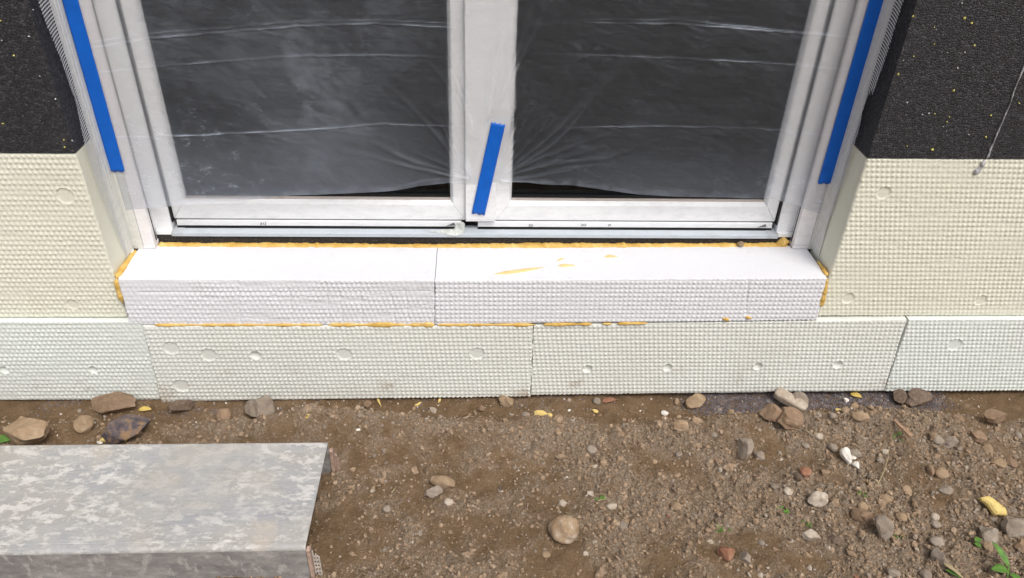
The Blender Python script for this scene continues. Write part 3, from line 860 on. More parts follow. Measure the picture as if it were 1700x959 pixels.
# ------------------------------------------------------------------ shutter guides and plaster beads
YG = 0.132
for sgn, xo, xi, name in ((1, -0.8785, -0.8490, 'left'), (-1, 0.9280, 0.8835, 'right')):
    zb = float(zblock(xi)) + 0.0015
    g = empty('shutter_guide')
    tag(g, 'white shutter guide rail standing on the sill block, %s side of the door' % name, 'guide rail', 'shutter guides')
    a, b_ = min(xo, xi), max(xo, xi)
    s = 0.0085
    mb = MB()
    if sgn > 0:
        mb.box(a, b_ - 0.0, YG, YG + 0.016, zb + 0.010, DT)            # front cheek
        mb.box(a, a + 0.008, YG + 0.016, 0.204, zb + 0.010, DT)
        mb.box(a + 0.008, b_ - 0.004, 0.160, 0.1685, zb + 0.010, DT)
    else:
        mb.box(a, b_, YG, YG + 0.016, zb + 0.010, DT)
        mb.box(b_ - 0.008, b_, YG + 0.016, 0.204, zb + 0.010, DT)
        mb.box(a + 0.004, b_ - 0.008, 0.160, 0.1685, zb + 0.010, DT)
    mb.build('rail', M['pvc_guide'], g, bevel=0.0012)
    mb = MB()
    ia, ib = (a + 0.009, b_ - 0.003) if sgn > 0 else (a + 0.003, b_ - 0.009)
    mb.box(ia, ib, YG + 0.0165, 0.1598, zb + 0.012, DT)
    mb.build('brush_seal', M['dark_gap'], g)
    mb = MB(); mb.box(a - 0.0003, b_ + 0.0003, YG - 0.0004, 0.1690, zb, zb + 0.0098)
    mb.build('end_cap', M['pvc_guide'], g, bevel=0.0008)

    # plaster stop bead: ribbed PVC strip plus a glass-fibre mesh leaf along the reveal
    bead = empty('plaster_bead')
    tag(bead, 'ribbed plaster stop bead with loose glass-fibre mesh along the %s reveal' % name, 'plaster bead', 'plaster beads')
    x_in = xo - sgn * 0.0006
    x_out = OX0 - 0.004 if sgn > 0 else OX1 + 0.0125
    wdt = abs(x_in - x_out)
    pf = []
    steps = [(0.0, 0.0), (0.44, 0.0), (0.46, 0.0022), (0.56, 0.0022), (0.58, 0.0), (0.66, 0.0), (0.68, 0.0026), (0.80, 0.0026), (0.82, -0.0008), (0.90, -0.0008), (0.92, -0.004), (1.0, -0.004)]
    loop = [(x_in - sgn * wdt * t, YG - 0.0012 + d) for t, d in steps] + [(x_in - sgn * wdt, YG + 0.006), (x_in, YG + 0.006)]
    zbb = zb - 0.0005
    mb = MB(); mb.quadprism([(x, y, zbb) for x, y in loop], [(x, y, DT + 0.02) for x, y in loop])
    mb.build('bead_profile', M['bead_pvc'], bead)
    wx = (OX0 + 0.0006, OX0 + 0.0022) if sgn > 0 else (OX1 - 0.0004, OX1 - 0.0020)
    mb = MB(); mb.box(min(wx), max(wx), 0.080, YG + 0.005, zbb + 0.004, DT)
    for yy_ in (0.086, 0.098, 0.112):
        mb.box(min(wx) - (0.0008 if sgn < 0 else -0.0016), max(wx) + (0.0008 if sgn > 0 else -0.0016), yy_, yy_ + 0.0025, zbb + 0.004, DT)
    mb.build('bead_wing', M['bead_pvc'], bead)
    # mesh leaf: free edge depth along the reveal as a function of height
    xr = (OX0 + 0.0030) if sgn > 0 else (OX1 - 0.0030)
    if sgn > 0:
        zk = [0.385, 0.43, 0.48, 0.56, 0.65, 0.75, 0.85, 0.95, 1.05, 1.2, 2.1]
        yk = [0.084, 0.076, 0.064, 0.052, 0.040, 0.030, 0.040, 0.036, 0.024, 0.026, 0.026]
        lk = [0.0, 0.0, 0.0, 0.0, 0.001, 0.006, 0.010, 0.008, 0.004, 0.004, 0.004]
    else:
        zk = [0.48, 0.56, 0.65, 0.72, 0.76, 0.80, 0.84, 0.885, 0.90, 1.0, 1.1, 1.3, 2.1]
        yk = [0.083, 0.072, 0.062, 0.058, 0.052, 0.048, 0.054, 0.048, 0.026, 0.022, 0.026, 0.026, 0.026]
        lk = [0.0, 0.0, 0.0, 0.002, 0.006, 0.008, 0.010, 0.012, 0.012, 0.010, 0.008, 0.006, 0.004]
    V_, F_ = [], []
    def strip(pa, pb, w, axis):
        """thin flat thread between two points"""
        o_ = len(V_)
        d_ = np.array(axis) * w / 2
        V_.extend([pa - d_, pa + d_, pb + d_, pb - d_]); F_.append((o_, o_ + 1, o_ + 2, o_ + 3))
    def mp(y, z, ymin, lift):
        t = (0.086 - y) / max(0.086 - ymin, 1e-4)
        return np.array([xr + sgn * (0.0008 + lift * t * t), y, z])
    z = zk[0]
    pitch_z = 0.0072
    while z < 1.6:
        ymin = np.interp(z, zk, yk) + 0.002 * random.uniform(-1, 1); lf = np.interp(z, zk, lk)
        ys_ = np.linspace(0.086, ymin, 5)
        slant = 0.010 if sgn > 0 else 0.010
        for a_, c_ in zip(ys_[:-1], ys_[1:]):
            strip(mp(a_, z - slant * (0.086 - a_) / 0.1, ymin, lf), mp(c_, z - slant * (0.086 - c_) / 0.1, ymin, lf), 0.0027, (0, 0, 1))
        z += pitch_z
    y = 0.082
    while y > 0.026:
        zs_ = np.arange(zk[0], 1.6, 0.02)
        for a_, c_ in zip(zs_[:-1], zs_[1:]):
            ya = np.interp(a_, zk, yk); yb_ = np.interp(c_, zk, yk)
            if y > ya and y > yb_:
                sl = 0.010 * (0.086 - y) / 0.1
                strip(mp(y, a_ - sl, ya, np.interp(a_, zk, lk)) , mp(y, c_ - sl, yb_, np.interp(c_, zk, lk)), 0.0009, (0, 1, 0))
        y -= 0.0085
    me = bpy.data.meshes.new('mesh_strip'); me.from_pydata([tuple(p) for p in V_], [], F_)
    link('mesh_strip', me, M['mesh_glass'], bead)
    if sgn > 0:   # loose bottom corner of the bead leaf
        pa = [at(215, 412, 1, 0.12), at(220, 436, 1, 0.08), at(224, 437, 1, 0.08), at(222, 413, 1, 0.125)]
        me = npmesh('loose_flap', np.array(pa), np.array([[0, 1, 2, 3]]))
        fl = link('loose_flap', me, M['bead_pvc'], bead)
        md = fl.modifiers.new('s', 'SOLIDIFY'); md.thickness = 0.0008


# ------------------------------------------------------------------ plastic film, masking tape
def film_y(x, z):
    """taut over the guides, tied back to the cover strip at the centre tape"""
    c = 0.018
    t = np.clip(np.where(x < c, (x + 0.849) / (c + 0.849), (0.8835 - x) / (0.8835 - c)), 0, 1)
    tie = np.exp(-np.clip(z - 0.60, 0, 9) / 0.28)
    y = YG - 0.0016 + sstep(0, 1, t) ** 0.8 * (0.018 + 0.0195 * np.exp(-np.maximum(np.abs(x - c) - 0.03, 0) / 0.10) * np.maximum(tie, 0.45))
    return np.minimum(y, 0.1683)


bx_ = [-0.897, -0.852, -0.683, -0.48, -0.254, -0.12, -0.065, 0.0, 0.05, 0.099, 0.24, 0.4325, 0.62, 0.788, 0.86, 0.905, 0.932]
bz_ = [0.520, 0.5256, 0.541, 0.560, 0.567, 0.586, 0.594, 0.584, 0.590, 0.598, 0.594, 0.5688, 0.566, 0.5644, 0.548, 0.5287, 0.522]
fx = np.unique(np.concatenate([np.linspace(-0.897, 0.932, 560)]))
vz = np.concatenate([np.linspace(0, 0.62, 270), np.linspace(0.63, 1.52, 30)])
FX, VZ = np.meshgrid(fx, vz)
base = np.interp(fx, bx_, bz_)
base = base + 0.004 * fbm(fx * 14, fx * 0, 77, 4) * sstep(0.3, 0.05, np.abs(fx - 0.02)) + 0.003 * fbm(fx * 9, fx * 0 + 4, 78, 3)
FZ = base[None, :] * np.clip(1 - VZ / 0.25, 0, 1) ** 1 * 1.0 + (1 - np.clip(1 - VZ / 0.25, 0, 1)) * 0.565 + VZ
FY = film_y(FX, FZ)
wob = sstep(0.0, 0.12, np.minimum(FX + 0.86, 0.885 - FX))
crease = np.zeros_like(FX)
hgt = 0.004 * fbm(FX * 3, FZ * 6, 61, 3) + 0.0022 * fbm(FX * 16 + FZ * 9, FZ * 24, 62, 4, 0.6)
# radiating tension folds from the tape
for (cx0, cz0, n, ang0, ang1, reach, s0) in ((-0.004, 0.600, 15, 100, 205, 0.42, 1), (0.052, 0.600, 17, -28, 82, 0.62, 2), (0.03, 0.74, 9, 62, 86, 0.55, 3), (0.0, 0.74, 6, 95, 120, 0.4, 4)):
    rr = np.hypot(FX - cx0, FZ - cz0); aa = np.degrees(np.arctan2(FZ - cz0, FX - cx0))
    aa = np.where(aa < -90, aa + 360, aa)
    rg = np.random.default_rng(s0)
    for k in range(n):
        a0 = ang0 + (ang1 - ang0) * (k + rg.uniform(0.1, 0.9)) / n
        ln = reach * rg.uniform(0.35, 1.0)
        off = (aa - a0 - rg.uniform(1, 7) * np.sin(rr * rg.uniform(5, 14) + k)) * math.pi / 180 * rr
        wd = 0.0025 + 0.016 * rr
        m_ = np.exp(-(off / wd) ** 2) * sstep(ln, ln * 0.3, rr) * sstep(0.0, 0.02, rr)
        hgt += 0.0040 * m_ * rg.uniform(0.4, 1)
        crease += 0.020 * rg.uniform(0.1, 1) * m_ + 0.10 * rg.uniform(0, 1) ** 2 * np.exp(-(off / (wd * 0.25)) ** 2) * sstep(ln * 0.6, 0.02, rr)
# packing folds: long near-horizontal lines
xl_ = [-0.9, -0.70, -0.40, -0.22, 0.0]; xr_ = [0.06, 0.25, 0.47, 0.70, 0.9]
for (zs, xk, stg) in (([0.936, 0.966, 0.993, 1.000, 0.988], xl_, 1.0), ([0.948, 0.976, 1.003, 1.007, 1.0], xl_, 0.5),
                      ([0.880, 0.902, 0.925, 0.929, 0.918], xl_, 0.7), ([0.722, 0.728, 0.743, 0.757, 0.748], xl_, 1.1),
                      ([1.000, 1.011, 1.014, 1.003, 0.992], xr_, 0.9), ([1.005, 1.018, 1.023, 1.006, 0.994], xr_, 0.45), ([0.935, 0.938, 0.934, 0.928, 0.915], xr_, 0.7),
                      ([0.748, 0.754, 0.762, 0.762, 0.748], xr_, 0.7), ([1.09, 1.10, 1.11, 1.10, 1.09], xl_, 0.8), ([1.09, 1.10, 1.11, 1.10, 1.09], xr_, 0.8)):
    tz = np.interp(FX, xk, zs) + 0.0016 * fbm(FX * 30, FX * 0, int(zs[0] * 1000), 3)
    inx = (sstep(xk[0] - 0.02, xk[0] + 0.1, FX) * sstep(xk[-1] + 0.02, xk[-1] - 0.15, FX))
    if xk is xr_: inx = sstep(0.1, 0.5, FX) * sstep(0.93, 0.8, FX)
    d = FZ - tz
    br = 0.12 + 1.5 * np.clip(fbm(FX * 8, FX * 0 + zs[0] * 9, 5, 4, 0.65) + 0.30, 0, 1)
    hgt += 0.0022 * np.exp(-(d / 0.0022) ** 2) * inx * stg
    crease += 0.42 * np.exp(-(d / 0.00125) ** 2) * inx * stg * br
    # small crumples hanging off the fold
    cr = np.clip(fbm(FX * 60 + d * 200, FZ * 40, int(zs[0] * 777), 3, 0.6), 0, 1)
    crease += 0.16 * cr * np.exp(-np.maximum(-d, 0) / 0.018) * (d < 0) * inx * stg
scratch = sstep(-0.45, -0.70, FX) * sstep(0.86, 0.72, FZ) + 0.5 * sstep(0.64, 0.56, FZ) + 0.5 * sstep(0.55, 0.8, FX) * sstep(0.70, 0.58, FZ) + 0.25 * np.exp(-(((FX + 0.42) / 0.25) ** 2 + ((FZ - 0.86) / 0.2) ** 2))
# hanging bunch near the centre bottom edge
crease += 0.10 * np.exp(-((FZ - base[None, :]) / 0.016) ** 2) * (0.5 + fbm(FX * 50, FZ * 60, 92, 3))
# denser handled patches (left leaf) and along the hem
crease += 0.13 * np.exp(-(((FX + 0.42 + 0.3 * (FZ - 0.85)) / 0.15) ** 2 + ((FZ - 0.86) / 0.16) ** 2)) * (0.35 + 0.6 * sstep(-0.15, 0.25, fbm(FX * 9 + FZ * 5, FZ * 7, 93, 5, 0.62)) * (0.6 + 1.2 * np.abs(fbm(FX * 26 + FZ * 14, FZ * 34, 94, 3, 0.6))))
crease += 0.085 * sstep(0.84, 0.56, FZ) * sstep(0.0, -0.3, FX)
crease += 0.045 * sstep(0.74, 0.58, FZ) * sstep(0.1, 0.4, FX)
tx = 0.0115 + (FZ - 0.4955) / (0.754 - 0.4955) * 0.0495
nt_ = sstep(0.040, 0.026, np.abs(FX - tx)) * sstep(0.80, 0.765, FZ)
FY = FY - hgt * wob * (1 - nt_)
FY = FY * (1 - nt_) + 0.1688 * nt_
FY = np.minimum(FY, 0.1688)
nfx, nfz = len(fx), len(vz)
I = np.arange(nfx * nfz).reshape(nfz, nfx)
ff = np.stack([I[:-1, :-1], I[:-1, 1:], I[1:, 1:], I[1:, :-1]], -1).reshape(-1, 4)
me = npmesh('plastic_film', np.stack([FX, FY, FZ], -1).reshape(-1, 3), ff, True)
patch = np.clip(0.12 + 0.9 * sstep(0.02, -0.2, FX), 0, 1)
a_ = me.attributes.new('patch', 'FLOAT', 'POINT'); a_.data.foreach_set('value', patch.ravel().astype(np.float32))
a_ = me.attributes.new('scratch', 'FLOAT', 'POINT'); a_.data.foreach_set('value', np.clip(scratch, 0, 1).ravel().astype(np.float32))
a_ = me.attributes.new('crease', 'FLOAT', 'POINT'); a_.data.foreach_set('value', np.clip(crease, 0, 0.6).ravel().astype(np.float32))
tag(link('plastic_film', me, M['film']), 'wrinkled clear plastic film hung over the glazed door', 'plastic film')


def tape(pa, pb, w, y0, label, wave=0.0, seed=1, nrm=(0, -1, 0)):
    """tape from pa (bottom centre) to pb (top centre) in the XZ plane"""
    rs = np.random.default_rng(seed)
    pa, pb = np.array(pa), np.array(pb)
    L = np.linalg.norm(pb - pa); d = (pb - pa) / L; s = np.array([d[1], -d[0]])
    nl, nw = max(24, int(L / 0.008)), 8
    vs_, T = [], 0.0006
    for side in (0, 1):
        for i in range(nl + 1):
            for j in range(nw + 1):
                v = j / nw - 0.5
                t = i / nl * L
                if i == 0: t += 0.002 * math.sin(j * 1.7 + seed) + rs.uniform(-.0006, .0006)
                if i == nl: t += 0.002 * math.sin(j * 2.3 + seed)
                wv = wave * math.sin(t * 17 + seed) * sstep(0.1, 0.5, v)
                p = pa + d * t + s * (v * w + wv)
                yy = y0 - (T if side == 0 else 0) - 0.0006 * abs(math.sin(t * 40 + v * 3 + seed))
                vs_.append((p[0], yy, p[1]))
    n = (nl + 1) * (nw + 1)
    I = np.arange(n).reshape(nl + 1, nw + 1)
    f1 = np.stack([I[:-1, :-1], I[:-1, 1:], I[1:, 1:], I[1:, :-1]], -1).reshape(-1, 4)
    ring = np.concatenate([I[0, :-1], I[:-1, -1], I[-1, :0:-1], I[:0:-1, 0]])
    f3 = np.stack([ring, np.roll(ring, -1), np.roll(ring, -1) + n, ring + n], -1)
    me = npmesh('masking_tape', np.array(vs_), [f1, f1[:, ::-1] + n, f3[:, ::-1]], True)
    return tag(link('masking_tape', me, M['tape']), label, 'tape', 'strips of blue masking tape')


tape((-0.8880, 0.631), (-0.882, 1.70), 0.0345, YG - 0.0035, 'long blue tape strip on the left shutter guide', 0.0, 1)
tape((0.9195, 0.613), (0.921, 1.70), 0.0365, YG - 0.0035, 'long blue tape strip on the right shutter guide', 0.0025, 2)
tape((0.0115, 0.4955), (0.0610, 0.7540), 0.0355, 0.1660, 'short slanted blue tape strip on the centre cover strip', 0.0, 3)

# ------------------------------------------------------------------ foam seams
mb = MB(); mb.box(-0.848, 0.884, 0.1605, 0.2140, 0.396, 0.4300)
tag(mb.build('sealing_strip', M['black_strip'], None), 'black granular sealing strip under the door threshold', 'sealing strip')


def foam_bead(name, pts, widths, heights, outv, label, seed, up_=(0, 0, 1), rough=1.0, mat=None):
    """irregular half-round bead along pts"""
    rs = np.random.default_rng(seed)
    pts = np.array(pts); seg = np.linalg.norm(np.diff(pts, axis=0), axis=1); cs = np.concatenate([[0], np.cumsum(seg)])
    n = max(12, int(cs[-1] / 0.0035)); t = np.linspace(0, cs[-1], n)
    P_ = np.stack([np.interp(t, cs, pts[:, k]) for k in range(3)], -1)
    W = np.interp(t, cs, widths); Hh = np.interp(t, cs, heights)
    nz = fbm(t * 45, t * 0 + seed, seed, 4, 0.6); nz2 = fbm(t * 120, t * 0 + seed + 5, seed + 1, 3, 0.6)
    W = W * (1 + rough * (0.35 * nz + 0.3 * nz2)); Hh = Hh * (1 + rough * (0.6 * nz2 + 0.3 * nz))
    tap = np.minimum(1, np.minimum(np.arange(n), np.arange(n)[::-1]) / 3.0 + 0.15)
    W = np.maximum(W * tap, 0.0004); Hh = np.maximum(Hh * tap, 0.0003)
    T_ = np.gradient(P_, axis=0); T_ /= np.linalg.norm(T_, axis=1)[:, None]
    O = np.array(outv, float); O /= np.linalg.norm(O)
    S = np.cross(T_, O); S /= np.linalg.norm(S, axis=1)[:, None]
    K = 9; ang = np.linspace(0, math.pi, K)
    rings = []
    for k, a in enumerate(ang):
        jj = 1 + rough * 0.35 * vnoise(t * 180, t * 0 + k * 1.7, seed + 9)
        rings.append(P_ + S * (np.cos(a) * W / 2 * jj)[:, None] + O * ((np.sin(a) ** 0.7) * Hh * jj)[:, None])
    rings.append(P_ - S * (W / 2)[:, None] - O * 0.002); rings.append(P_ + S * (W / 2)[:, None] - O * 0.002)
    K2 = len(rings)
    A = np.stack(rings, 1).reshape(-1, 3)
    I = np.arange(n * K2).reshape(n, K2)
    f = np.stack([I[:-1], np.roll(I, -1, 1)[:-1], np.roll(I, -1, 1)[1:], I[1:]], -1).reshape(-1, 4)
    me = npmesh(name, A, [f, I[0][::-1].reshape(1, -1), I[-1].reshape(1, -1)], True)
    return tag(link(name, me, mat or M['pu']), label, 'foam')


xs_ = np.linspace(-0.852, 0.882, 24)
foam_bead('foam_seam', [(x, 0.1535, float(zblock(x)) - 0.0035) for x in xs_], 0.021 + 0.003 * np.sin(xs_ * 9), 0.0085 + 0.001 * np.sin(xs_ * 5), (0, -0.25, 1),
          'long orange foam seam behind the top of the sill blocks', 41, rough=0.45)
foam_bead('foam_lump', [(0.842, 0.158, 0.406), (0.862, 0.156, 0.416), (0.880, 0.152, 0.420)], [0.014, 0.024, 0.016], [0.006, 0.014, 0.010], (0, -0.4, 1),
          'orange foam lump at the foot of the right shutter guide', 42, rough=0.9)
# left end of the left block
foam_bead('foam_seam', [(-0.9000, 0.129, 0.4020), (-0.8990, 0.066, 0.4040), (-0.8985, 0.030, 0.4040), (-0.8990, -0.006, 0.4010)], [0.013, 0.014, 0.017, 0.018], [0.002, 0.004, 0.005, 0.007], (0.1, -0.3, 1),
          'orange foam seam at the left end of the sill top', 43, rough=0.5)
foam_bead('foam_seam', [(-0.8995, -0.009, 0.402), (-0.9015, -0.011, 0.37), (-0.9020, -0.011, 0.345), (-0.9000, -0.010, 0.325)], [0.012, 0.013, 0.013, 0.004], [0.005, 0.005, 0.006, 0.002], (0, -1, 0),
          'orange foam bead running down the left end of the left sill block', 44, rough=0.8)
foam_bead('foam_seam', [(0.9310, 0.070, 0.410), (0.9305, 0.030, 0.411), (0.9290, -0.004, 0.409)], [0.008, 0.011, 0.012], [0.003, 0.005, 0.006], (-0.1, -0.3, 1),
          'thin orange foam seam at the right end of the sill top', 45, rough=0.8)
foam_bead('foam_seam', [(0.9290, -0.010, 0.407), (0.9310, -0.011, 0.37), (0.9325, -0.011, 0.34), (0.9350, -0.011, 0.315)], [0.009, 0.010, 0.014, 0.018], [0.004, 0.005, 0.006, 0.008], (0, -1, 0),
          'orange foam bead running down the right end of the right sill block', 46, rough=0.9)
# seam between the blocks and the plinth
zsm = lambda x: np.interp(x, [-0.87, 0.158, 1.185], [0.2592, 0.2582, 0.2740])
for k, (xa, xb, hh, lab) in enumerate(((-0.835, -0.40, 0.0060, 'orange foam line under the left half of the left sill block'),
                                       (-0.385, -0.104, 0.0085, 'orange foam line under the right half of the left sill block'),
                                       (-0.098, 0.165, 0.0060, 'orange foam line under the right sill block beside the block joint'),
                                       (0.185, 0.318, 0.0066, 'orange foam dashes under the right sill block right of the plinth joint'),
                                       (0.345, 0.372, 0.0060, 'tiny orange foam dab between two foam dashes under the right sill block'),
                                       (0.385, 0.468, 0.0072, 'orange foam dash at the right end of the foam line under the sill'))):
    xx = np.linspace(xa, xb, 8)
    hv = hh * (0.6 + 0.5 * np.abs(np.sin(xx * 23 + k)))
    foam_bead('foam_seam', [(x, YP - 0.0025, float(zsm(x)) + 0.0012) for x in xx], hv * 1.1, 0.0025 + 0 * hv, (0, -1, 0.15), lab, 50 + k, rough=1.5)
for k, (px, py, w_, hg, lab) in enumerate(((1205, 529, 0.022, 0.012, 'orange foam blob on the lower edge of the right sill block'),
                                           (1242, 526, 0.020, 0.010, 'second orange foam blob on the lower edge of the right sill block, further right'))):
    p = at(px, py, 1, YP)
    foam_bead('foam_blob', [(p[0] - w_ / 2, YP - 0.001, p[2] + 0.004), (p[0], YP - 0.002, p[2]), (p[0] + w_ / 2, YP - 0.001, p[2] - 0.004)], [0.006, hg, 0.005], [0.003, 0.006, 0.003], (0, -1, 0), lab, 60 + k)
# smears on the right block's top
for k, (pts, w_, lab) in enumerate((([(818, 455), (845, 452), (880, 447), (905, 443)], [0.002, 0.018, 0.013, 0.002], 'long thin yellow foam smear on the right sill block'),
                                    ([(924, 441), (935, 441), (957, 440)], [0.006, 0.016, 0.003], 'short orange foam drop on the right sill block'),
                                    ([(1002, 427), (1012, 425), (1026, 426)], [0.004, 0.018, 0.003], 'small orange foam dab near the back edge of the right sill block'),
                                    ([(922, 434), (932, 430), (938, 429)], [0.002, 0.009, 0.002], 'faint yellow foam fleck on the right sill block'))):
    P3 = []
    for (px, py) in pts:
        z_ = 0.405
        for _ in range(3):
            p = at(px, py, 2, z_); z_ = float(zblock(p[0])) + 0.0003
        P3.append((p[0], p[1], z_))
    foam_bead('foam_smear', P3, w_, [0.0008, 0.0022, 0.0015, 0.0006][:len(w_)] if k != 1 else [0.001, 0.004, 0.001], (0, 0, 1), lab, 70 + k, rough=0.35, mat=M['pu_thin'])


# ------------------------------------------------------------------ stones, chips, litter
def ico(sub):
    bm = bmesh.new(); bmesh.ops.create_icosphere(bm, subdivisions=sub, radius=1.0)
    v = np.array([p.co[:] for p in bm.verts]); f = np.array([[q_.index for q_ in fa.verts] for fa in bm.faces])
    bm.free(); return v, f


ICO3, ICO2, ICO1 = ico(4), ico(3), ico(1)


def noise3(p, s, seed):
    return (vnoise(p[:, 0] * s + p[:, 2] * s * 0.7, p[:, 1] * s - p[:, 2] * s * 0.6, seed) + vnoise(p[:, 1] * s + 3.1, p[:, 2] * s + p[:, 0] * s * 0.5, seed + 1))


def rock_verts(seed, ang=0.7, base=ICO3, cuts=10):
    rs = np.random.default_rng(seed)
    v = base[0].copy()
    for _ in range(cuts):
        n = rs.normal(size=3); n /= np.linalg.norm(n)
        d = rs.uniform(0.45, 0.82) if ang > 0.5 else rs.uniform(0.78, 0.97)
        e = np.maximum(0, v @ n - d)
        v -= e[:, None] * n * (0.97 if ang > 0.5 else 0.8)
    v *= (1 + 0.17 * noise3(v, 1.9, seed) + 0.06 * noise3(v, 5, seed + 7) + 0.03 * noise3(v, 13, seed + 9))[:, None]
    v -= (v.max(0) + v.min(0)) / 2
    v /= np.abs(v).max(0)
    return v


def stone(px, py, w, h, mat, label, seed, ang=0.7, rot=0.0, name='stone', cat='stone', group=None, sink=0.3, big=True, tall=0.55, lift=0.0):
    """px,py: centre in the photo; w,h: apparent size in photo pixels"""
    p = gpt(px, py + h * 0.30)
    dist = np.linalg.norm(p - CAM_POS)
    sx = w * dist / FPX / 2
    sap = h * dist / FPX / 2                     # apparent half height = mix of depth and height
    sy = sap * 1.10; sz = sap * tall * 1.55
    if p[1] > -0.12: p[1] = min(p[1], -0.022 - sy * 0.85); p[2] = float(terr(p[0], p[1]))
    v = rock_verts(seed, ang, ICO3 if big else ICO2) * np.array([sx, sy, sz])
    c, s = math.cos(rot), math.sin(rot)
    v = np.stack([v[:, 0] * c - v[:, 1] * s, v[:, 0] * s + v[:, 1] * c, v[:, 2]], -1)
    me = npmesh(name, v, (ICO3 if big else ICO2)[1], ang < 0.5)
    o = link(name, me, M[mat])
    o.location = (p[0], p[1], p[2] + sz * (1 - sink * 2) + lift)
    tag(o, label, cat, group)
    return o


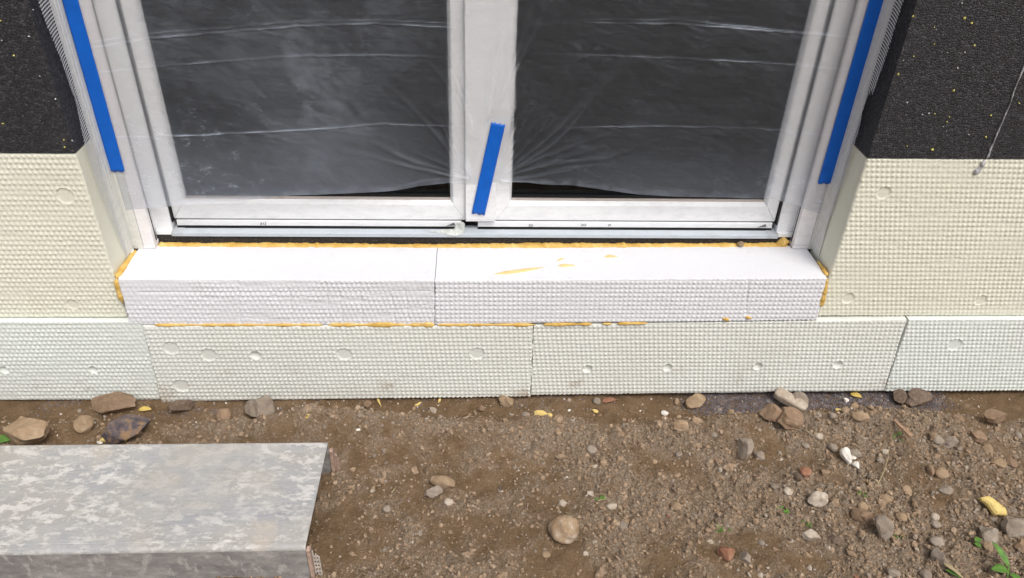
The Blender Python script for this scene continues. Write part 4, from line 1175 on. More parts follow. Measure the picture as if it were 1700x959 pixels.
S = [
 # px, py, w, h, material, label, angular
 (193, 674, 64, 29, 'rock_brown', 'flat reddish brown stone slab at the foot of the left plinth board', 1),
 (55, 722, 56, 36, 'rock_tan', 'large tan block stone behind the left end of the plank', 1),
 (213, 709, 66, 38, 'rock_slate', 'dark blue slate stone with tan veins behind the plank', 1),
 (142, 704, 26, 22, 'rock_tan', 'small angular tan stone left of the dark slate', 1),
 (303, 676, 38, 22, 'rock_dark', 'brown grey stone tucked under the plinth, right of a yellow leaf', 1),
 (374, 692, 23, 20, 'rock_brown', 'round brown pebble between the plank and the plinth', 0),
 (434, 680, 46, 36, 'rock_grey', 'pale grey angular stone leaning at the plinth above the plank end', 1),
 (840, 665, 24, 17, 'rock_tan', 'tan stone at the plinth just left of the centre board joint', 1),
 (1153, 666, 34, 23, 'rock_tan', 'tan angular stone at the plinth on the bluish grit', 1),
 (1279, 684, 34, 25, 'rock_brown', 'brown stone left of the pale oblong rubble piece', 1),
 (1309, 695, 42, 30, 'rock_brown', 'squat brown stone below the pale oblong rubble piece', 1),
 (1321, 662, 30, 28, 'rock_grey', 'grey stone against the plinth behind the pale oblong rubble piece', 1),
 (1492, 660, 26, 20, 'rock_dark', 'flat dark grey stone at the plinth near the right board joint', 1),
 (1516, 658, 46, 24, 'rock_dark', 'larger dark brown stone at the plinth near the right board joint', 1),
 (1418, 671, 15, 14, 'rock_tan', 'small tan stone beneath the yellow leaf on the bluish grit', 1),
 (1427, 688, 26, 15, 'rock_tan', 'pale rounded pebble at the edge of the bluish grit', 0),
 (1234, 742, 25, 31, 'rock_grey', 'upright grey stone on the mound right of the middle', 1),
 (1259, 752, 17, 15, 'rock_grey', 'small light grey stone right of the upright grey stone', 1),
 (936, 879, 50, 38, 'rock_boulder', 'biggest rounded pale stone alone in the foreground soil', 0),
 (906, 918, 16, 12, 'rock_tan', 'pale pebble below the biggest rounded stone', 0),
 (972, 917, 10, 8, 'rock_pale', 'tiny pale pebble right of and below the biggest rounded stone', 0),
 (1122, 837, 18, 16, 'rock_tan', 'tan rounded pebble in the middle of the foreground soil', 0),
 (1204, 918, 26, 21, 'rock_red', 'broken red brick piece in the foreground', 1),
 (1235, 920, 18, 20, 'rock_grey', 'grey stone beside the broken red brick piece', 1),
 (1354, 826, 31, 22, 'rock_pale', 'whitish angular stone in the right foreground', 1),
 (1337, 780, 19, 15, 'rock_red', 'smooth reddish pebble on the right', 0),
 (1326, 788, 16, 14, 'rock_dark', 'dark grey stone touching the reddish pebble', 1),
 (1308, 811, 15, 13, 'rock_pale', 'pale round pebble left of the whitish angular stone', 0),
 (1359, 721, 14, 12, 'rock_pale', 'light grey pebble on the mound below the rubble pile', 0),
 (1472, 821, 22, 18, 'rock_tan', 'tan stone right of the whitish angular stone', 1),
 (1431, 838, 14, 13, 'rock_tan', 'small tan pebble above the brown grey oval stone', 0),
 (1428, 854, 29, 20, 'rock_brown', 'brown grey oval stone in the right foreground', 1),
 (1462, 873, 26, 29, 'rock_grey', 'light grey stone right of the brown grey oval stone', 1),
 (1344, 890, 26, 16, 'rock_pale', 'flat pale stone in the right foreground left of the dark slate pebble', 1),
 (1387, 895, 20, 15, 'rock_dark', 'dark slate pebble in the right foreground', 0),
 (1569, 811, 22, 13, 'rock_grey', 'elongated light grey stone on the right slope', 1),
 (1645, 695, 30, 18, 'rock_brown', 'brown stone on the smooth damp soil at far right', 1),
 (1647, 684, 10, 8, 'rock_brown', 'tiny brown pebble behind the brown stone at far right', 0),
 (1683, 876, 34, 22, 'rock_grey', 'grey rubble lump at the right edge below the yellow foam chunk', 1),
 (1637, 887, 24, 25, 'rock_grey', 'bluish grey stone left of the grey rubble lump at the right edge', 1),
 (1694, 902, 18, 16, 'rock_brown', 'brown stone cut by the right picture edge', 1),
 (1554, 896, 20, 16, 'rock_grey', 'round grey stone above the green seedling in the right foreground', 0),
 (1556, 920, 20, 24, 'rock_grey', 'grey stone below the round grey stone in the right foreground', 1),
 (1580, 721, 24, 15, 'rock_grey', 'grey stone at the upper right of the rubble slope', 1),
 (1556, 727, 17, 13, 'rock_grey', 'grey pebble left of the grey stone at the upper right', 0),
 (1573, 733, 15, 11, 'rock_slate', 'bluish pebble just below the grey stone at the upper right', 0),
 (1622, 722, 22, 17, 'rock_brown', 'brown grey stone right of the grey stone at the upper right', 1),
 (1655, 766, 22, 15, 'rock_tan', 'tan stone near the right edge above the yellow foam chunk', 1),
 (1497, 853, 17, 14, 'rock_tan', 'tan pebble right of the light grey stone', 0),
 (1551, 856, 13, 11, 'rock_pale', 'pale pebble left of the yellow foam chunk', 0),
 (1552, 868, 14, 12, 'rock_grey', 'grey pebble touching the pale pebble left of the yellow foam chunk', 0),
 (745, 832, 17, 13, 'rock_pale', 'light grey pebble right of the clods beyond the plank end', 0),
 (735, 799, 42, 17, 'rock_tan', 'crusty tan clod beyond the plank end', 0),
 (720, 815, 30, 16, 'rock_grey', 'crusty grey clod just below the tan clod', 1),
 (643, 842, 16, 13, 'rock_grey', 'flat grey pebble right of the plank', 0),
 (873, 687, 15, 10, 'rock_grey', 'round grey pebble left of the yellow foam crumbs near the plinth', 0),
 (990, 662, 14, 12, 'rock_grey', 'grey pebble under the plinth above a flat red chip', 0),
 (1012, 664, 28, 8, 'rock_red', 'flat reddish chip under the plinth', 1),
 (1130, 705, 28, 17, 'rock_tan', 'tan grey stone on the crest of the mound', 1),
 (1156, 697, 18, 15, 'rock_tan', 'tan stone right of the stone on the crest of the mound', 1),
 (1212, 684, 15, 16, 'rock_tan', 'tan stone at the edge of the bluish grit left of the rubble pile', 1),
 (1123, 666, 9, 11, 'rock_tan', 'small tan sliver stone left of the tan angular stone', 1),
 (980, 817, 12, 13, 'rock_pale', 'pale grey chip above the biggest rounded stone', 1),
 (934, 833, 14, 12, 'rock_pale', 'whitish pebble above and left of the biggest rounded stone', 1),
 (1015, 838, 18, 13, 'rock_pale', 'whitish chip right of the biggest rounded stone', 1),
 (1127, 752, 12, 9, 'rock_grey', 'smooth grey pebble left of the upright grey stone', 0),
 (1087, 765, 10, 8, 'rock_tan', 'tiny tan pebble left of the smooth grey pebble', 0),
 (982, 744, 18, 15, 'rock_grey', 'grey crumbly clod in the middle of the mound', 0),
 (600, 676, 10, 13, 'rock_grey', 'small grey stone under the plinth left of a yellow foam string', 1),
 (576, 678, 15, 10, 'rock_tan', 'small tan pebble under the plinth left of the small grey stone', 0),
 (611, 669, 16, 14, 'rock_brown', 'brown pebble under the plinth beside a yellow foam string', 0),
 (1468, 750, 11, 9, 'rock_pale', 'pale round pebble beside the dry grass stalk', 0),
 (1562, 782, 20, 16, 'rock_tan', 'tan clod on the right slope above the elongated grey stone', 0),
 (1543, 778, 10, 17, 'rock_brown', 'brown upright chip on the right slope', 1),
 (1482, 950, 22, 18, 'rock_grey', 'grey stone at the bottom edge left of the yellowing blade', 1),
 (1535, 953, 18, 14, 'rock_grey', 'grey pebble at the bottom edge near the yellowing blade', 0),
 (1240, 410, 0, 0, None, None, 0),
]
for k, (px, py, w, h, mat, label, ang) in enumerate(S):
    if mat is None: continue
    stone(px, py, w, h, mat, label, 200 + k, 0.8 if ang else 0.45, rot=random.uniform(-0.25, 0.25), sink=0.14 if w > 22 else 0.28, tall=0.72 if w > 22 else 0.55, big=w > 40)

# small pebble stranded on the foam seam of the sill
v = rock_verts(777, 0.3) * np.array([0.010, 0.008, 0.008])
o = link('pebble', npmesh('pebble', v, ICO3[1], True), M['rock_tan']); o.location = (0.741, 0.146, 0.4165)
tag(o, 'brown pebble sitting on the foam seam below the right door leaf', 'pebble')

# pale oblong rubble piece
p = gpt(1308, 676)
v = ICO3[0].copy()
v = np.sign(v) * np.abs(v) ** 0.45
v *= (1 + 0.06 * noise3(v, 2.5, 5) + 0.03 * noise3(v, 8, 9))[:, None]
v *= np.array([0.047, 0.018, 0.013])
o = link('rubble_piece', npmesh('rubble_piece', v, ICO3[1], True), M['rock_pale'])
o.location = (p[0], p[1] - 0.003, p[2] + 0.030); o.rotation_euler = (0.15, 0.12, math.radians(-42))
tag(o, 'pale oblong rubble piece lying across the stones at the plinth', 'rubble')

# extra pebbles on the right slope and around; alike ones share mesh data
proto = []
for k in range(8):
    proto.append(npmesh('pebble', rock_verts(900 + k, 0.8 if k % 4 else 0.3, ICO2), ICO2[1], k % 4 == 0))
pm = ['rock_grey', 'rock_tan', 'rock_brown', 'rock_pale', 'rock_grey', 'rock_tan', 'rock_dark', 'rock_red']
for me_, mm in zip(proto, pm): me_.materials.append(M[mm])
cnt = 0
taken = [(s[0], s[1], s[2]) for s in S]
rp = np.random.default_rng(77)
while cnt < 105:
    if cnt < 65:
        px, py = rp.uniform(1180, 1700), rp.uniform(715, 958)
        if rp.uniform() > 0.35 + 0.65 * (px - 1180) / 520: continue
    elif cnt < 82:
        px, py = rp.uniform(560, 1250), rp.uniform(740, 955)
    else:
        px, py = rp.uniform(60, 1600), rp.uniform(676, 712)
    if px < 570 and py > 718: continue
    if any(abs(px - a) < b_ * 0.6 + 8 and abs(py - c_) < b_ * 0.5 + 7 for a, c_, b_ in taken): continue
    w = min(18, 6 + rp.exponential(4.0))
    taken.append((px, py, w))
    p = gpt(px, py)
    s = w * np.linalg.norm(p - CAM_POS) / FPX / 2
    k = int(rp.choice(8, p=[.2, .2, .16, .13, .12, .12, .05, .02]))
    o = bpy.data.objects.new('pebble', proto[k]); COL.objects.link(o)
    o.scale = (s * rp.uniform(0.9, 1.2), s * rp.uniform(0.7, 1.0), s * rp.uniform(0.5, 0.8))
    o.rotation_euler = (rp.uniform(-.2, .2), rp.uniform(-.2, .2), rp.uniform(0, 6.28))
    o.location = (p[0], p[1], p[2] + s * 0.10)
    col_ = ('grey', 'tan', 'brown', 'pale', 'grey', 'tan', 'dark grey', 'reddish')[k]
    zone = 'on the rubble slope at right' if cnt < 65 else ('in the open soil of the middle foreground' if cnt < 82 else 'in the strip at the foot of the plinth')
    tag(o, 'small loose %s pebble %s' % (col_, zone), 'pebble', 'small %s pebbles %s' % (col_, zone))
    cnt += 1


def scatter(name, pos, sizes, mat, label, cat, seed, flat=(0.55, 0.95), base=ICO1, smooth=False):
    rs = np.random.default_rng(seed)
    n = len(pos); bv, bf = base
    nv = len(bv)
    q4 = rs.normal(size=(n, 4)); q4 /= np.linalg.norm(q4, axis=1)[:, None]
    w_, x_, y_, z_ = q4.T
    Rm = np.stack([1 - 2 * (y_ ** 2 + z_ ** 2), 2 * (x_ * y_ - w_ * z_), 2 * (x_ * z_ + w_ * y_),
                   2 * (x_ * y_ + w_ * z_), 1 - 2 * (x_ ** 2 + z_ ** 2), 2 * (y_ * z_ - w_ * x_),
                   2 * (x_ * z_ - w_ * y_), 2 * (y_ * z_ + w_ * x_), 1 - 2 * (x_ ** 2 + y_ ** 2)], -1).reshape(n, 3, 3)
    loc = bv[None] * rs.uniform(flat[0], 1.25, (n, 1, 3)) * (1 + rs.uniform(-0.28, 0.28, (n, nv, 1)))
    loc = np.einsum('nij,nkj->nki', Rm, loc) * sizes[:, None, None]
    V = (loc + pos[:, None, :]).reshape(-1, 3)
    F = (bf[None] + (np.arange(n) * nv)[:, None, None]).reshape(-1, 3)
    me = npmesh(name, V, F, smooth)
    return tag(link(name, me, mat), label, cat, None, 'stuff')


rs = np.random.default_rng(5)
# soil crumbs follow the dry, crumbly areas
N = 90000
X = rs.uniform(-1.35, 1.65, N); Y = -0.06 - 0.64 * rs.uniform(0, 1, N) ** 0.9
d = dry_mask(X, Y)
keep = rs.uniform(0, 1, N) < (0.10 + 0.80 * d ** 1.6)
X, Y = X[keep][:27000], Y[keep][:27000]
sz = np.clip(0.0009 + rs.exponential(0.0013, len(X)), 0, 0.0085)
Z = terr(X, Y) + sz * 0.25
scatter('soil_crumbs', np.stack([X, Y, Z], -1), sz, M['crumb'], 'loose brown soil crumbs covering the ground', 'soil', 1)
# bigger soil clods
N = 6000
X = rs.uniform(-1.3, 1.6, N); Y = -0.10 - 0.58 * rs.uniform(0, 1, N)
keep = rs.uniform(0, 1, N) < 0.9 * dry_mask(X, Y) ** 2 * sstep(-0.1, 0.3, fbm(X * 9, Y * 9, 66, 3) + 0.05)
X, Y = X[keep][:380], Y[keep][:380]
sz = np.clip(0.003 + rs.exponential(0.003, len(X)), 0, 0.013)
scatter('soil_clods', np.stack([X, Y, terr(X, Y) + sz * 0.1], -1), sz, M['crumb'], 'lumpy dry soil clods lying on the mound and slope', 'soil', 11, base=ico(2), smooth=False)
# mixed grit
N = 26000
X = rs.uniform(-1.35, 1.65, N); Y = -0.02 - 0.66 * rs.uniform(0, 1, N)
g_ = 0.10 + 0.9 * sstep(0.4, 1.3, X) * sstep(-0.12, -0.2, Y) + 0.5 * sstep(0.0, 0.35, fbm(X * 7, Y * 7, 88, 3))
keep = rs.uniform(0, 1, N) < g_ * 0.55
X, Y = X[keep][:7500], Y[keep][:7500]
sz = np.clip(0.0010 + rs.exponential(0.0011, len(X)), 0, 0.007)
scatter('grit', np.stack([X, Y, terr(X, Y) + sz * 0.3], -1), sz, M['grit'], 'pale mixed grit strewn over the soil', 'grit', 2)
# bluish chippings under the wall on the right, thin on the left
N = 60000
X = rs.uniform(-1.2, 1.45, N); Y = rs.uniform(-0.13, 0.02, N)
lim = -0.075 + 0.03 * vnoise(X * 9, X * 0, 3)
dens = sstep(0.55, 0.72, X) * sstep(1.42, 1.32, X) * sstep(lim - 0.02, lim + 0.012, Y) * 1.0
dens = np.maximum(dens, 0.20 * sstep(0.1, 0.3, fbm(X * 8, Y * 8, 44, 3) + 0.12) * sstep(-0.10, -0.04, Y) * sstep(0.6, -0.3, X))
keep = rs.uniform(0, 1, N) < dens
X, Y = X[keep][:11000], Y[keep][:11000]
sz = rs.uniform(0.0010, 0.0023, len(X))
scatter('bluish_chippings', np.stack([X, Y, terr(X, Y) + rs.uniform(0, 0.002, len(X))], -1), sz, M['blue_grit'], 'bluish grey roofing chippings along the foot of the wall', 'chippings', 3)
# tiny white and yellow foam flecks near the wall
N = 420
X = rs.uniform(-1.1, 1.5, N); Y = -0.01 - rs.exponential(0.07, N); k_ = Y > -0.6
X, Y = X[k_], Y[k_]
scatter('foam_flecks', np.stack([X, Y, terr(X, Y) + 0.001], -1), np.clip(0.0006 + rs.exponential(0.0006, len(X)), 0, 0.003), M['plaster_bit'], 'tiny white foam flecks scattered below the plinth', 'foam', 4)

# flecks stuck on the black boards
for par, pts in ((bbr, [(1516, 27, 1), (1601, 30, 1), (1613, 38, 1), (1551, 45, 1), (1554, 49, 0), (1551, 73, 1), (1618, 75, 1), (1573, 87, 0), (1602, 87, 0), (1517, 93, 1), (1491, 123, 1), (1583, 150, 1),
                       (1506, 170, 0), (1531, 190, 0), (1542, 188, 0), (1552, 189, 1), (1576, 194, 1), (1572, 202, 1), (1566, 210, 0), (1571, 217, 0), (1608, 223, 0), (1637, 227, 1), (1506, 242, 1), (1548, 248, 1), (1645, 191, 1), (1692, 171, 1), (1632, 135, 0), (1590, 113, 0), (1597, 5, 0), (1440 + 60, 100, 0)]),
                 (bbl, [(23, 92, 1), (3, 67, 0), (5, 205, 1), (106, 232, 1), (107, 244, 1), (66, 126, 0), (55, 16, 0), (1, 34, 1), (120, 233, 0), (92, 164, 0), (48, 60, 0)])):
    for col in (0, 1):
        qq = [at(a, b_, 1, -0.003) for a, b_, c_ in pts if c_ == col]
        if not qq: continue
        qq = np.array(qq); sz = rs.uniform(0.0016, 0.0033, len(qq)) * (1.0 if col else 0.75)
        o = scatter('paint_flecks', qq, sz, M['yellow_fleck' if col else 'white_fleck'], None, None, 6 + col)
        o.parent = par

# grey mortar run
P3 = [at(px, py, 1, -0.004) for px, py in ((1702, 104), (1697, 118), (1689, 136), (1683, 152), (1677, 172), (1669, 190), (1662, 206), (1655, 222), (1650, 236), (1644, 248), (1643, 253), (1638, 264))]
foam_bead('mortar_run', P3, [0.0012, 0.004, 0.0010, 0.004, 0.0010, 0.0032, 0.0012, 0.004, 0.0016, 0.006, 0.003, 0.007], [0.002] * 12, (0, -1, 0), 'thin grey mortar run dripping down the right black board', 81, rough=1.0, mat=M['mortar'])
bpy.data.objects['mortar_run']['category'] = 'mortar'
P3 = [at(px, py, 1, -0.002) for px, py in ((1634, 266), (1630, 276), (1622, 285), (1616, 289))]
o = foam_bead('mortar_dab', P3, [0.012, 0.010, 0.018, 0.008], [0.004] * 4, (0, -1, 0), 'grey brown mortar dab on the right cream board under the mortar run', 82, rough=1.0, mat=M['mortar'])
o['category'] = 'mortar'

# foam and plaster litter on the soil
def litter(px, py, w, h, mat, label, seed, cat='foam', name='foam_crumb', rot=0.0, tall=0.5, flat=False):
    return stone(px, py, w, h, mat, label, seed, 0.8, rot, name, cat, None, 0.1, False, tall)


litter(897, 685, 24, 14, 'foam_chunk', 'yellow foam crumb on the soil below the centre of the plinth', 301)
litter(911, 688, 12, 9, 'foam_chunk', 'smaller yellow foam crumb right of the larger one below the plinth', 302)
litter(178, 728, 19, 9, 'foam_chunk', 'yellow foam crumb behind the plank below the dark slate', 303)
litter(208, 728, 9, 8, 'foam_chunk', 'tiny yellow foam crumb right of the one below the dark slate', 304)
litter(165, 731, 9, 7, 'plaster_bit', 'white plaster crumb behind the plank', 305, 'plaster', 'plaster_crumb')
litter(1405, 754, 18, 24, 'plaster_bit', 'white plaster lump in the right foreground', 306, 'plaster', 'plaster_crumb')
litter(1415, 759, 10, 8, 'plaster_bit', 'white plaster bit attached right of the white plaster lump', 307, 'plaster', 'plaster_crumb')
litter(1420, 771, 10, 13, 'plaster_bit', 'small white plaster crumb below the white plaster lump', 308, 'plaster', 'plaster_crumb')
litter(1392, 680, 13, 8, 'foam_chunk', 'yellow foam crumb on the bluish grit', 309)
litter(1404, 664, 8, 8, 'plaster_bit', 'white crumb on the bluish grit near the yellow leaf', 310, 'plaster', 'plaster_crumb')
litter(1103, 685, 11, 8, 'plaster_bit', 'white crumb left of the bluish grit', 311, 'plaster', 'plaster_crumb')
litter(595, 713, 7, 5, 'plaster_bit', 'white foam crumb on the mound right of the plank', 312, 'foam', 'foam_crumb')
litter(1512, 686, 10, 6, 'foam_chunk', 'yellow foam crumb right of the bluish grit', 313)
litter(988, 682, 10, 7, 'foam_chunk', 'yellow foam crumb alone between plinth and mound, right of centre', 314)
litter(945, 681, 6, 5, 'plaster_bit', 'white foam crumb right of the yellow foam crumbs', 315, 'foam', 'foam_crumb')
for k, (pts, lab) in enumerate((([(626, 662), (629, 668), (633, 676)], 'yellow foam string hanging below the plinth left of centre'),
                                ([(688, 674), (694, 673), (700, 668)], 'curled yellow foam string below the plinth'),
                                ([(731, 662), (729, 668), (727, 670)], 'short yellow foam string below the plinth left of the tan stone'))):
    P3 = []
    for a, b_ in pts:
        p = gpt(a, b_); P3.append((p[0], p[1], p[2] + 0.003))
    foam_bead('foam_string', P3, [0.008, 0.007, 0.005], [0.005] * 3, (0, -0.4, 1), lab, 90 + k, mat=M['foam_chunk'])

# big yellow foam chunk: torn flat slab
p = gpt(1641, 846)
ol = np.array([(-0.046, 0.020), (-0.028, 0.026), (-0.005, 0.034), (0.008, 0.022), (0.026, 0.006), (0.046, -0.014), (0.040, -0.034), (0.018, -0.030), (0.002, -0.036), (-0.010, -0.020), (-0.016, 0.000), (-0.030, 0.010)]) * 0.72
bm = bmesh.new()
vb = [bm.verts.new((x, y, 0)) for x, y in ol]
bm.faces.new(vb)
ex = bmesh.ops.extrude_face_region(bm, geom=bm.faces[:])
for e in ex['geom']:
    if isinstance(e, bmesh.types.BMVert): e.co.z += 0.016; e.co.x *= 0.9; e.co.y *= 0.9
bmesh.ops.recalc_face_normals(bm, faces=bm.faces)
bmesh.ops.bevel(bm, geom=bm.edges[:], offset=0.002, segments=2, affect='EDGES')
bmesh.ops.triangulate(bm, faces=bm.faces[:]); bmesh.ops.subdivide_edges(bm, edges=bm.edges[:], cuts=2)
for v_ in bm.verts:
    n_ = vnoise(np.array([v_.co.x * 130]), np.array([v_.co.y * 130 + v_.co.z * 200]), 4)[0]
    v_.co.z += 0.004 * n_; v_.co.x += 0.002 * n_
for f_ in bm.faces: f_.smooth = True
me = bpy.data.meshes.new('foam_chunk'); bm.to_mesh(me); bm.free()
o = link('foam_chunk', me, M['foam_chunk']); o.location = (p[0], p[1], p[2] + 0.012); o.rotation_euler = (0.35, 0.1, -0.1)
tag(o, 'torn bright yellow foam chunk near the right edge of the soil', 'foam')


# leaves, blades, sticks
def leaf(loc, length, width, yaw, pitch, mat, name, label=None, cat=None, parent=None, curl=0.25, roll=0.0):
    n, m2 = 10, 5
    vs_ = []
    for i in range(n + 1):
        t = i / n
        wd = width * math.sin(math.pi * t ** 0.8) ** 0.8 * 0.5 if 0 < t < 1 else 0.0003
        for j in range(m2):
            s_ = (j / (m2 - 1) - 0.5) * 2
            vs_.append((t * length, s_ * wd, curl * length * (t * (1 - t)) + 0.25 * wd * s_ * s_))
    I = np.arange((n + 1) * m2).reshape(n + 1, m2)
    f = np.stack([I[:-1, :-1], I[1:, :-1], I[1:, 1:], I[:-1, 1:]], -1).reshape(-1, 4)
    me = npmesh(name, np.array(vs_), f, True)
    me.transform(Matrix.Translation(Vector(loc)) @ Matrix.Rotation(yaw, 4, 'Z') @ Matrix.Rotation(-pitch, 4, 'Y') @ Matrix.Rotation(roll, 4, 'X'))
    o = link(name, me, M[mat], parent)
    md = o.modifiers.new('thick', 'SOLIDIFY'); md.thickness = 0.0004
    if label: tag(o, label, cat)
    return o


def on(px, py, up_=0.002):
    p = gpt(px, py); return (p[0], p[1], p[2] + up_)


leaf(on(230, 682, 0.004), 0.036, 0.020, 0.05, 0.0, 'leaf_y', 'fallen_leaf', 'yellow fallen leaf at the plinth beside the reddish brown slab', 'leaf')
leaf(on(1410, 656, 0.006), 0.034, 0.024, -0.5, 0.0, 'leaf_y', 'fallen_leaf', 'yellow fallen leaf on the bluish grit under the right plinth', 'leaf')
leaf(on(508, 694, 0.004), 0.016, 0.009, 1.2, 0.2, 'leaf_y', 'fallen_leaf', 'small yellow leaf bit on the mound behind the plank end', 'leaf')
leaf(on(-12, 736, 0.006), 0.050, 0.030, 0.15, 0.0, 'leaf_g', 'green_leaf', 'green leaf at the left picture edge behind the plank', 'leaf')
wp = [gpt(1481, 704), gpt(1507, 738)]
a_, c_ = np.array(wp[0]), np.array(wp[1]); d_ = (c_ - a_); d_[2] = 0; L_ = np.linalg.norm(d_); d_ /= L_; s_ = np.array([-d_[1], d_[0], 0])
mb = MB(); z0_ = max(a_[2], c_[2]) + 0.003
bA = [a_ + s_ * 0.003, a_ - s_ * 0.003, c_ - s_ * 0.007, c_ + s_ * 0.007]
mb.quadprism([(q_[0], q_[1], z0_) for q_ in bA], [(q_[0], q_[1], z0_ + 0.006) for q_ in bA])
tag(mb.build('wood_splinter', M['wood'], None, bevel=0.0008), 'flat brown wood splinter on the soil at right', 'wood')


def stalk(pts, r, mat, name, label, cat, parent=None, lift=0.004):
    P3 = []
    for a, b_, up_ in pts:
        p = gpt(a, b_); P3.append((p[0], p[1], p[2] + up_ + lift))
    P3 = np.array(P3); n = 14
    t = np.linspace(0, 1, n); tk = np.linspace(0, 1, len(P3))
    C_ = np.stack([np.interp(t, tk, P3[:, k]) for k in range(3)], -1)
    vs_ = []
    for i in range(n):
        for k in range(5):
            a = k / 5 * 2 * math.pi
            rr = r * (1 - 0.6 * t[i])
            vs_.append(C_[i] + np.array([math.cos(a) * rr, math.sin(a) * rr * 0.6, math.sin(a) * rr]))
    I = np.arange(n * 5).reshape(n, 5)
    f = np.stack([I[:-1], np.roll(I, -1, 1)[:-1], np.roll(I, -1, 1)[1:], I[1:]], -1).reshape(-1, 4)
    o = link(name, npmesh(name, np.array(vs_), [f, I[0][::-1].reshape(1, -1), I[-1].reshape(1, -1)], True), M[mat], parent)
    if label: tag(o, label, cat)
    return o


stalk([(1457, 804, 0), (1466, 786, 0.008), (1472, 765, 0.012), (1475, 742, 0.010)], 0.0018, 'straw', 'grass_stalk', 'thin dry grass stalk on the right slope', 'grass')
stalk([(1585, 936, 0), (1600, 935, 0.002), (1620, 935, 0)], 0.0016, 'wood', 'twig', 'thin twig lying left of the green seedling', 'twig')
stalk([(650, 820, 0), (655, 814, 0.001), (658, 809, 0)], 0.0022, 'straw', 'twig', 'short pale twig in the soil right of the plank', 'twig')
stalk([(992, 833, 0), (1000, 832, 0.002), (1008, 831, 0)], 0.0014, 'straw', 'twig', 'short straw beside the whitish chip in the middle', 'twig')
stalk([(938, 853, 0.001), (950, 857, 0.003), (958, 862, 0.002), (966, 859, 0)], 0.0012, 'straw', 'root_fibre', 'thin pale root fibre above the biggest rounded stone', 'root')
# seedling at bottom right
sd_ = empty('seedling'); tag(sd_, 'young green seedling at the bottom right corner', 'plant')
stalk([(1672, 962, -0.002), (1670, 950, 0.014), (1667, 941, 0.022)], 0.0026, 'leaf_g', 'stem', None, None, sd_)
b0 = np.array(on(1670, 948, 0.018))
leaf(b0, 0.060, 0.017, math.radians(112), 0.45, 'leaf_g', 'leaf', parent=sd_)
leaf(b0 - np.array([0, 0.004, 0.006]), 0.046, 0.024, math.radians(183), 0.15, 'leaf_g', 'leaf', parent=sd_)
leaf(b0 - np.array([0, 0.010, 0.010]), 0.028, 0.016, math.radians(-60), 0.1, 'leaf_g', 'leaf', parent=sd_)
cl_ = empty('clover_sprig'); tag(cl_, 'tiny round-leaved sprig between stones below the yellow foam chunk', 'plant')
for (px, py, yw) in ((1615, 903, 0.2), (1632, 905, 0.6), (1627, 912, 2.6)):
    leaf(on(px, py, 0.012), 0.017, 0.014, yw, 0.15, 'leaf_g', 'leaf', parent=cl_, curl=0.15)
bl_ = empty('yellowing_blade'); tag(bl_, 'yellowing grass blade at the bottom edge, right foreground', 'plant')
leaf(on(1562, 940, 0.008), 0.050, 0.010, math.radians(-58), 0.0, 'straw', 'blade', parent=bl_)
leaf(on(1568, 946, 0.010), 0.034, 0.009, math.radians(-50), 0.1, 'leaf_g', 'blade', parent=bl_)
for k, (px, py, lab) in enumerate(((1430, 822, 'tiny green weed tuft above the brown grey oval stone'), (1336, 868, 'tiny green weed tuft left of the flat pale stone'), (1200, 880, 'tiny green weed tuft above the red brick piece'),
                                   (1492, 724, 'tiny green weed tuft under the wood splinter'), (1000, 826, 'tiny green weed tuft above the whitish chip'), (1300, 848, 'tiny green weed tuft below the whitish angular stone'),
                                   (1493, 890, 'tiny green weed tuft right of the light grey stone'))):
    tf = empty('weed_tuft'); tag(tf, lab, 'plant', 'tiny weed tufts')
    for j in range(7):
        q_ = np.array(on(px + random.uniform(-9, 9), py + random.uniform(-5, 5), 0.001))
        leaf(q_, random.uniform(0.008, 0.014), random.uniform(0.003, 0.006), random.uniform(0, 6.28), random.uniform(0.1, 0.7), 'leaf_g', 'leaf', parent=tf)

# plastic scrap caught under the centre of the door
sc_pts = np.array([(-0.128, 0.444), (-0.095, 0.4455), (-0.055, 0.4500), (-0.045, 0.4640), (-0.030, 0.4690), (-0.0245, 0.4640), (-0.026, 0.4440), (-0.033, 0.4370), (-0.055, 0.4355), (-0.080, 0.4390), (-0.100, 0.4420)])
bm = bmesh.new(); vb = [bm.verts.new((x, 0, z)) for x, z in sc_pts]; bm.faces.new(vb)
bmesh.ops.triangulate(bm, faces=bm.faces[:]); bmesh.ops.subdivide_edges(bm, edges=bm.edges[:], cuts=4, use_grid_fill=True)
for v_ in bm.verts:
    n_ = vnoise(np.array([v_.co.x * 220]), np.array([v_.co.z * 260]), 14)[0]
    v_.co.y = 0.1655 + 0.004 * n_ + (v_.co.z - 0.45) * 0.2
    if v_.co.z < 0.447: v_.co.y = 0.1520 + 0.003 * n_ + (v_.co.z - 0.436) * 1.0
me = bpy.data.meshes.new('plastic_scrap'); bm.to_mesh(me); bm.free()
o = link('plastic_scrap', me, M['scrap']); md = o.modifiers.new('thick', 'SOLIDIFY'); md.thickness = 0.0006
tag(o, 'crumpled grey plastic scrap stuck to the threshold below the centre stile', 'plastic scrap')

# ------------------------------------------------------------------ aluminium work plank
pk = empty('work_plank')
tag(pk, 'plaster-smeared aluminium work plank lying at the lower left', 'plank')
ZT = 0.121
xr0, xl0 = -0.3555, -2.30
yb0, yf0 = -0.303, -0.6120
gz = 0.012
mb = MB()
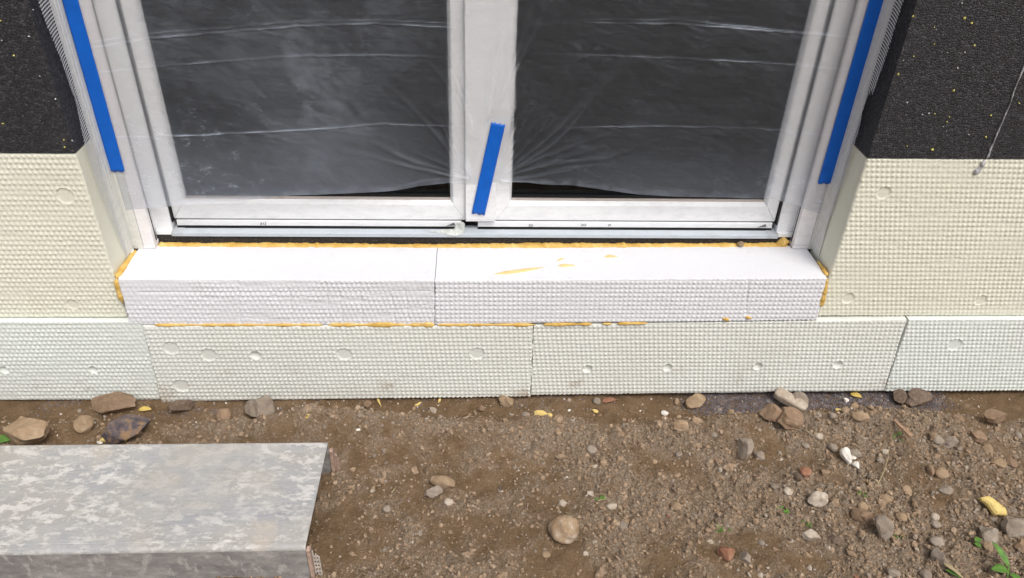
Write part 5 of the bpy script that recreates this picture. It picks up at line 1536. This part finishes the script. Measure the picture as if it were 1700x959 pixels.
# top sheet with a rounded front nose (profile in YZ)
def nose(yc, sgn_, r=0.010, n=5):
    return [(yc + sgn_ * (r * math.sin(a) - r), ZT - r + r * math.cos(a)) for a in np.linspace(0, math.pi / 2, n)]
outer = [(yb0 - 0.002, ZT - 0.006), (yb0 - 0.004, ZT - 0.001), (yb0 - 0.008, ZT)] + [(yf0 + 0.020, ZT), (yf0 + 0.0185, ZT - 0.0012), (yf0 + 0.0170, ZT)]
outer += [(yf0 + 0.010 - 0.010 * math.sin(a), ZT - 0.010 + 0.010 * math.cos(a)) for a in np.linspace(0.1, math.pi / 2, 6)]
inner = [(yf0 + 0.0022, ZT - 0.011), (yf0 + 0.006, ZT - 0.0035), (yf0 + 0.012, ZT - 0.0032), (yb0 - 0.012, ZT - 0.0032), (yb0 - 0.006, ZT - 0.006)]
lp = outer + inner
mb.quadprism([(xl0, y, z) for y, z in lp], [(xr0, y, z) for y, z in lp])
mb.build('deck_sheet', M['plank'], pk)
mb = MB(); mb.box(xl0, xr0 - 0.0005, yf0 + 0.0001, yf0 + 0.0030, gz, ZT - 0.0105); mb.build('front_flange', M['plank_side'], pk)
mb = MB(); mb.box(xl0, xr0 - 0.0005, yb0 - 0.0055, yb0 - 0.0025, gz, ZT - 0.0064); mb.build('rear_flange', M['plank_side'], pk)
# perforated end caps on the flange ends
for (yc, tallc, dx, key, lab) in ((yf0, 0.100, 0.012, 'end_cap_pale', None), (yb0 - 0.008, 0.082, 0.007, 'end_cap', 'reddish perforated end cap')):
    mb = MB(); mb.box(xr0 + 0.0005, xr0 + 0.009, yc - 0.002, yc + 0.012, gz - 0.004, gz + tallc)
    cap = mb.build('end_cap', M['end_cap'], pk, bevel=0.001)
    mb = MB()
    xg0, xg1 = xr0 + 0.0098, xr0 + 0.0098 + dx
    for k in range(3):
        xk_ = xg0 + (xg1 - xg0) * k / 2
        mb.box(xk_, xk_ + 0.0025, yc + 0.006, yc + 0.009, gz - 0.004, gz + tallc - 0.012 - 0.010 * k)
    for k in range(6):
        zk_ = gz + 0.004 + k * 0.013
        if zk_ < gz + tallc - 0.02:
            mb.box(xg0, xg1, yc + 0.0058, yc + 0.0092, zk_, zk_ + 0.0025)
    mb.build('end_grid', M[key], pk)
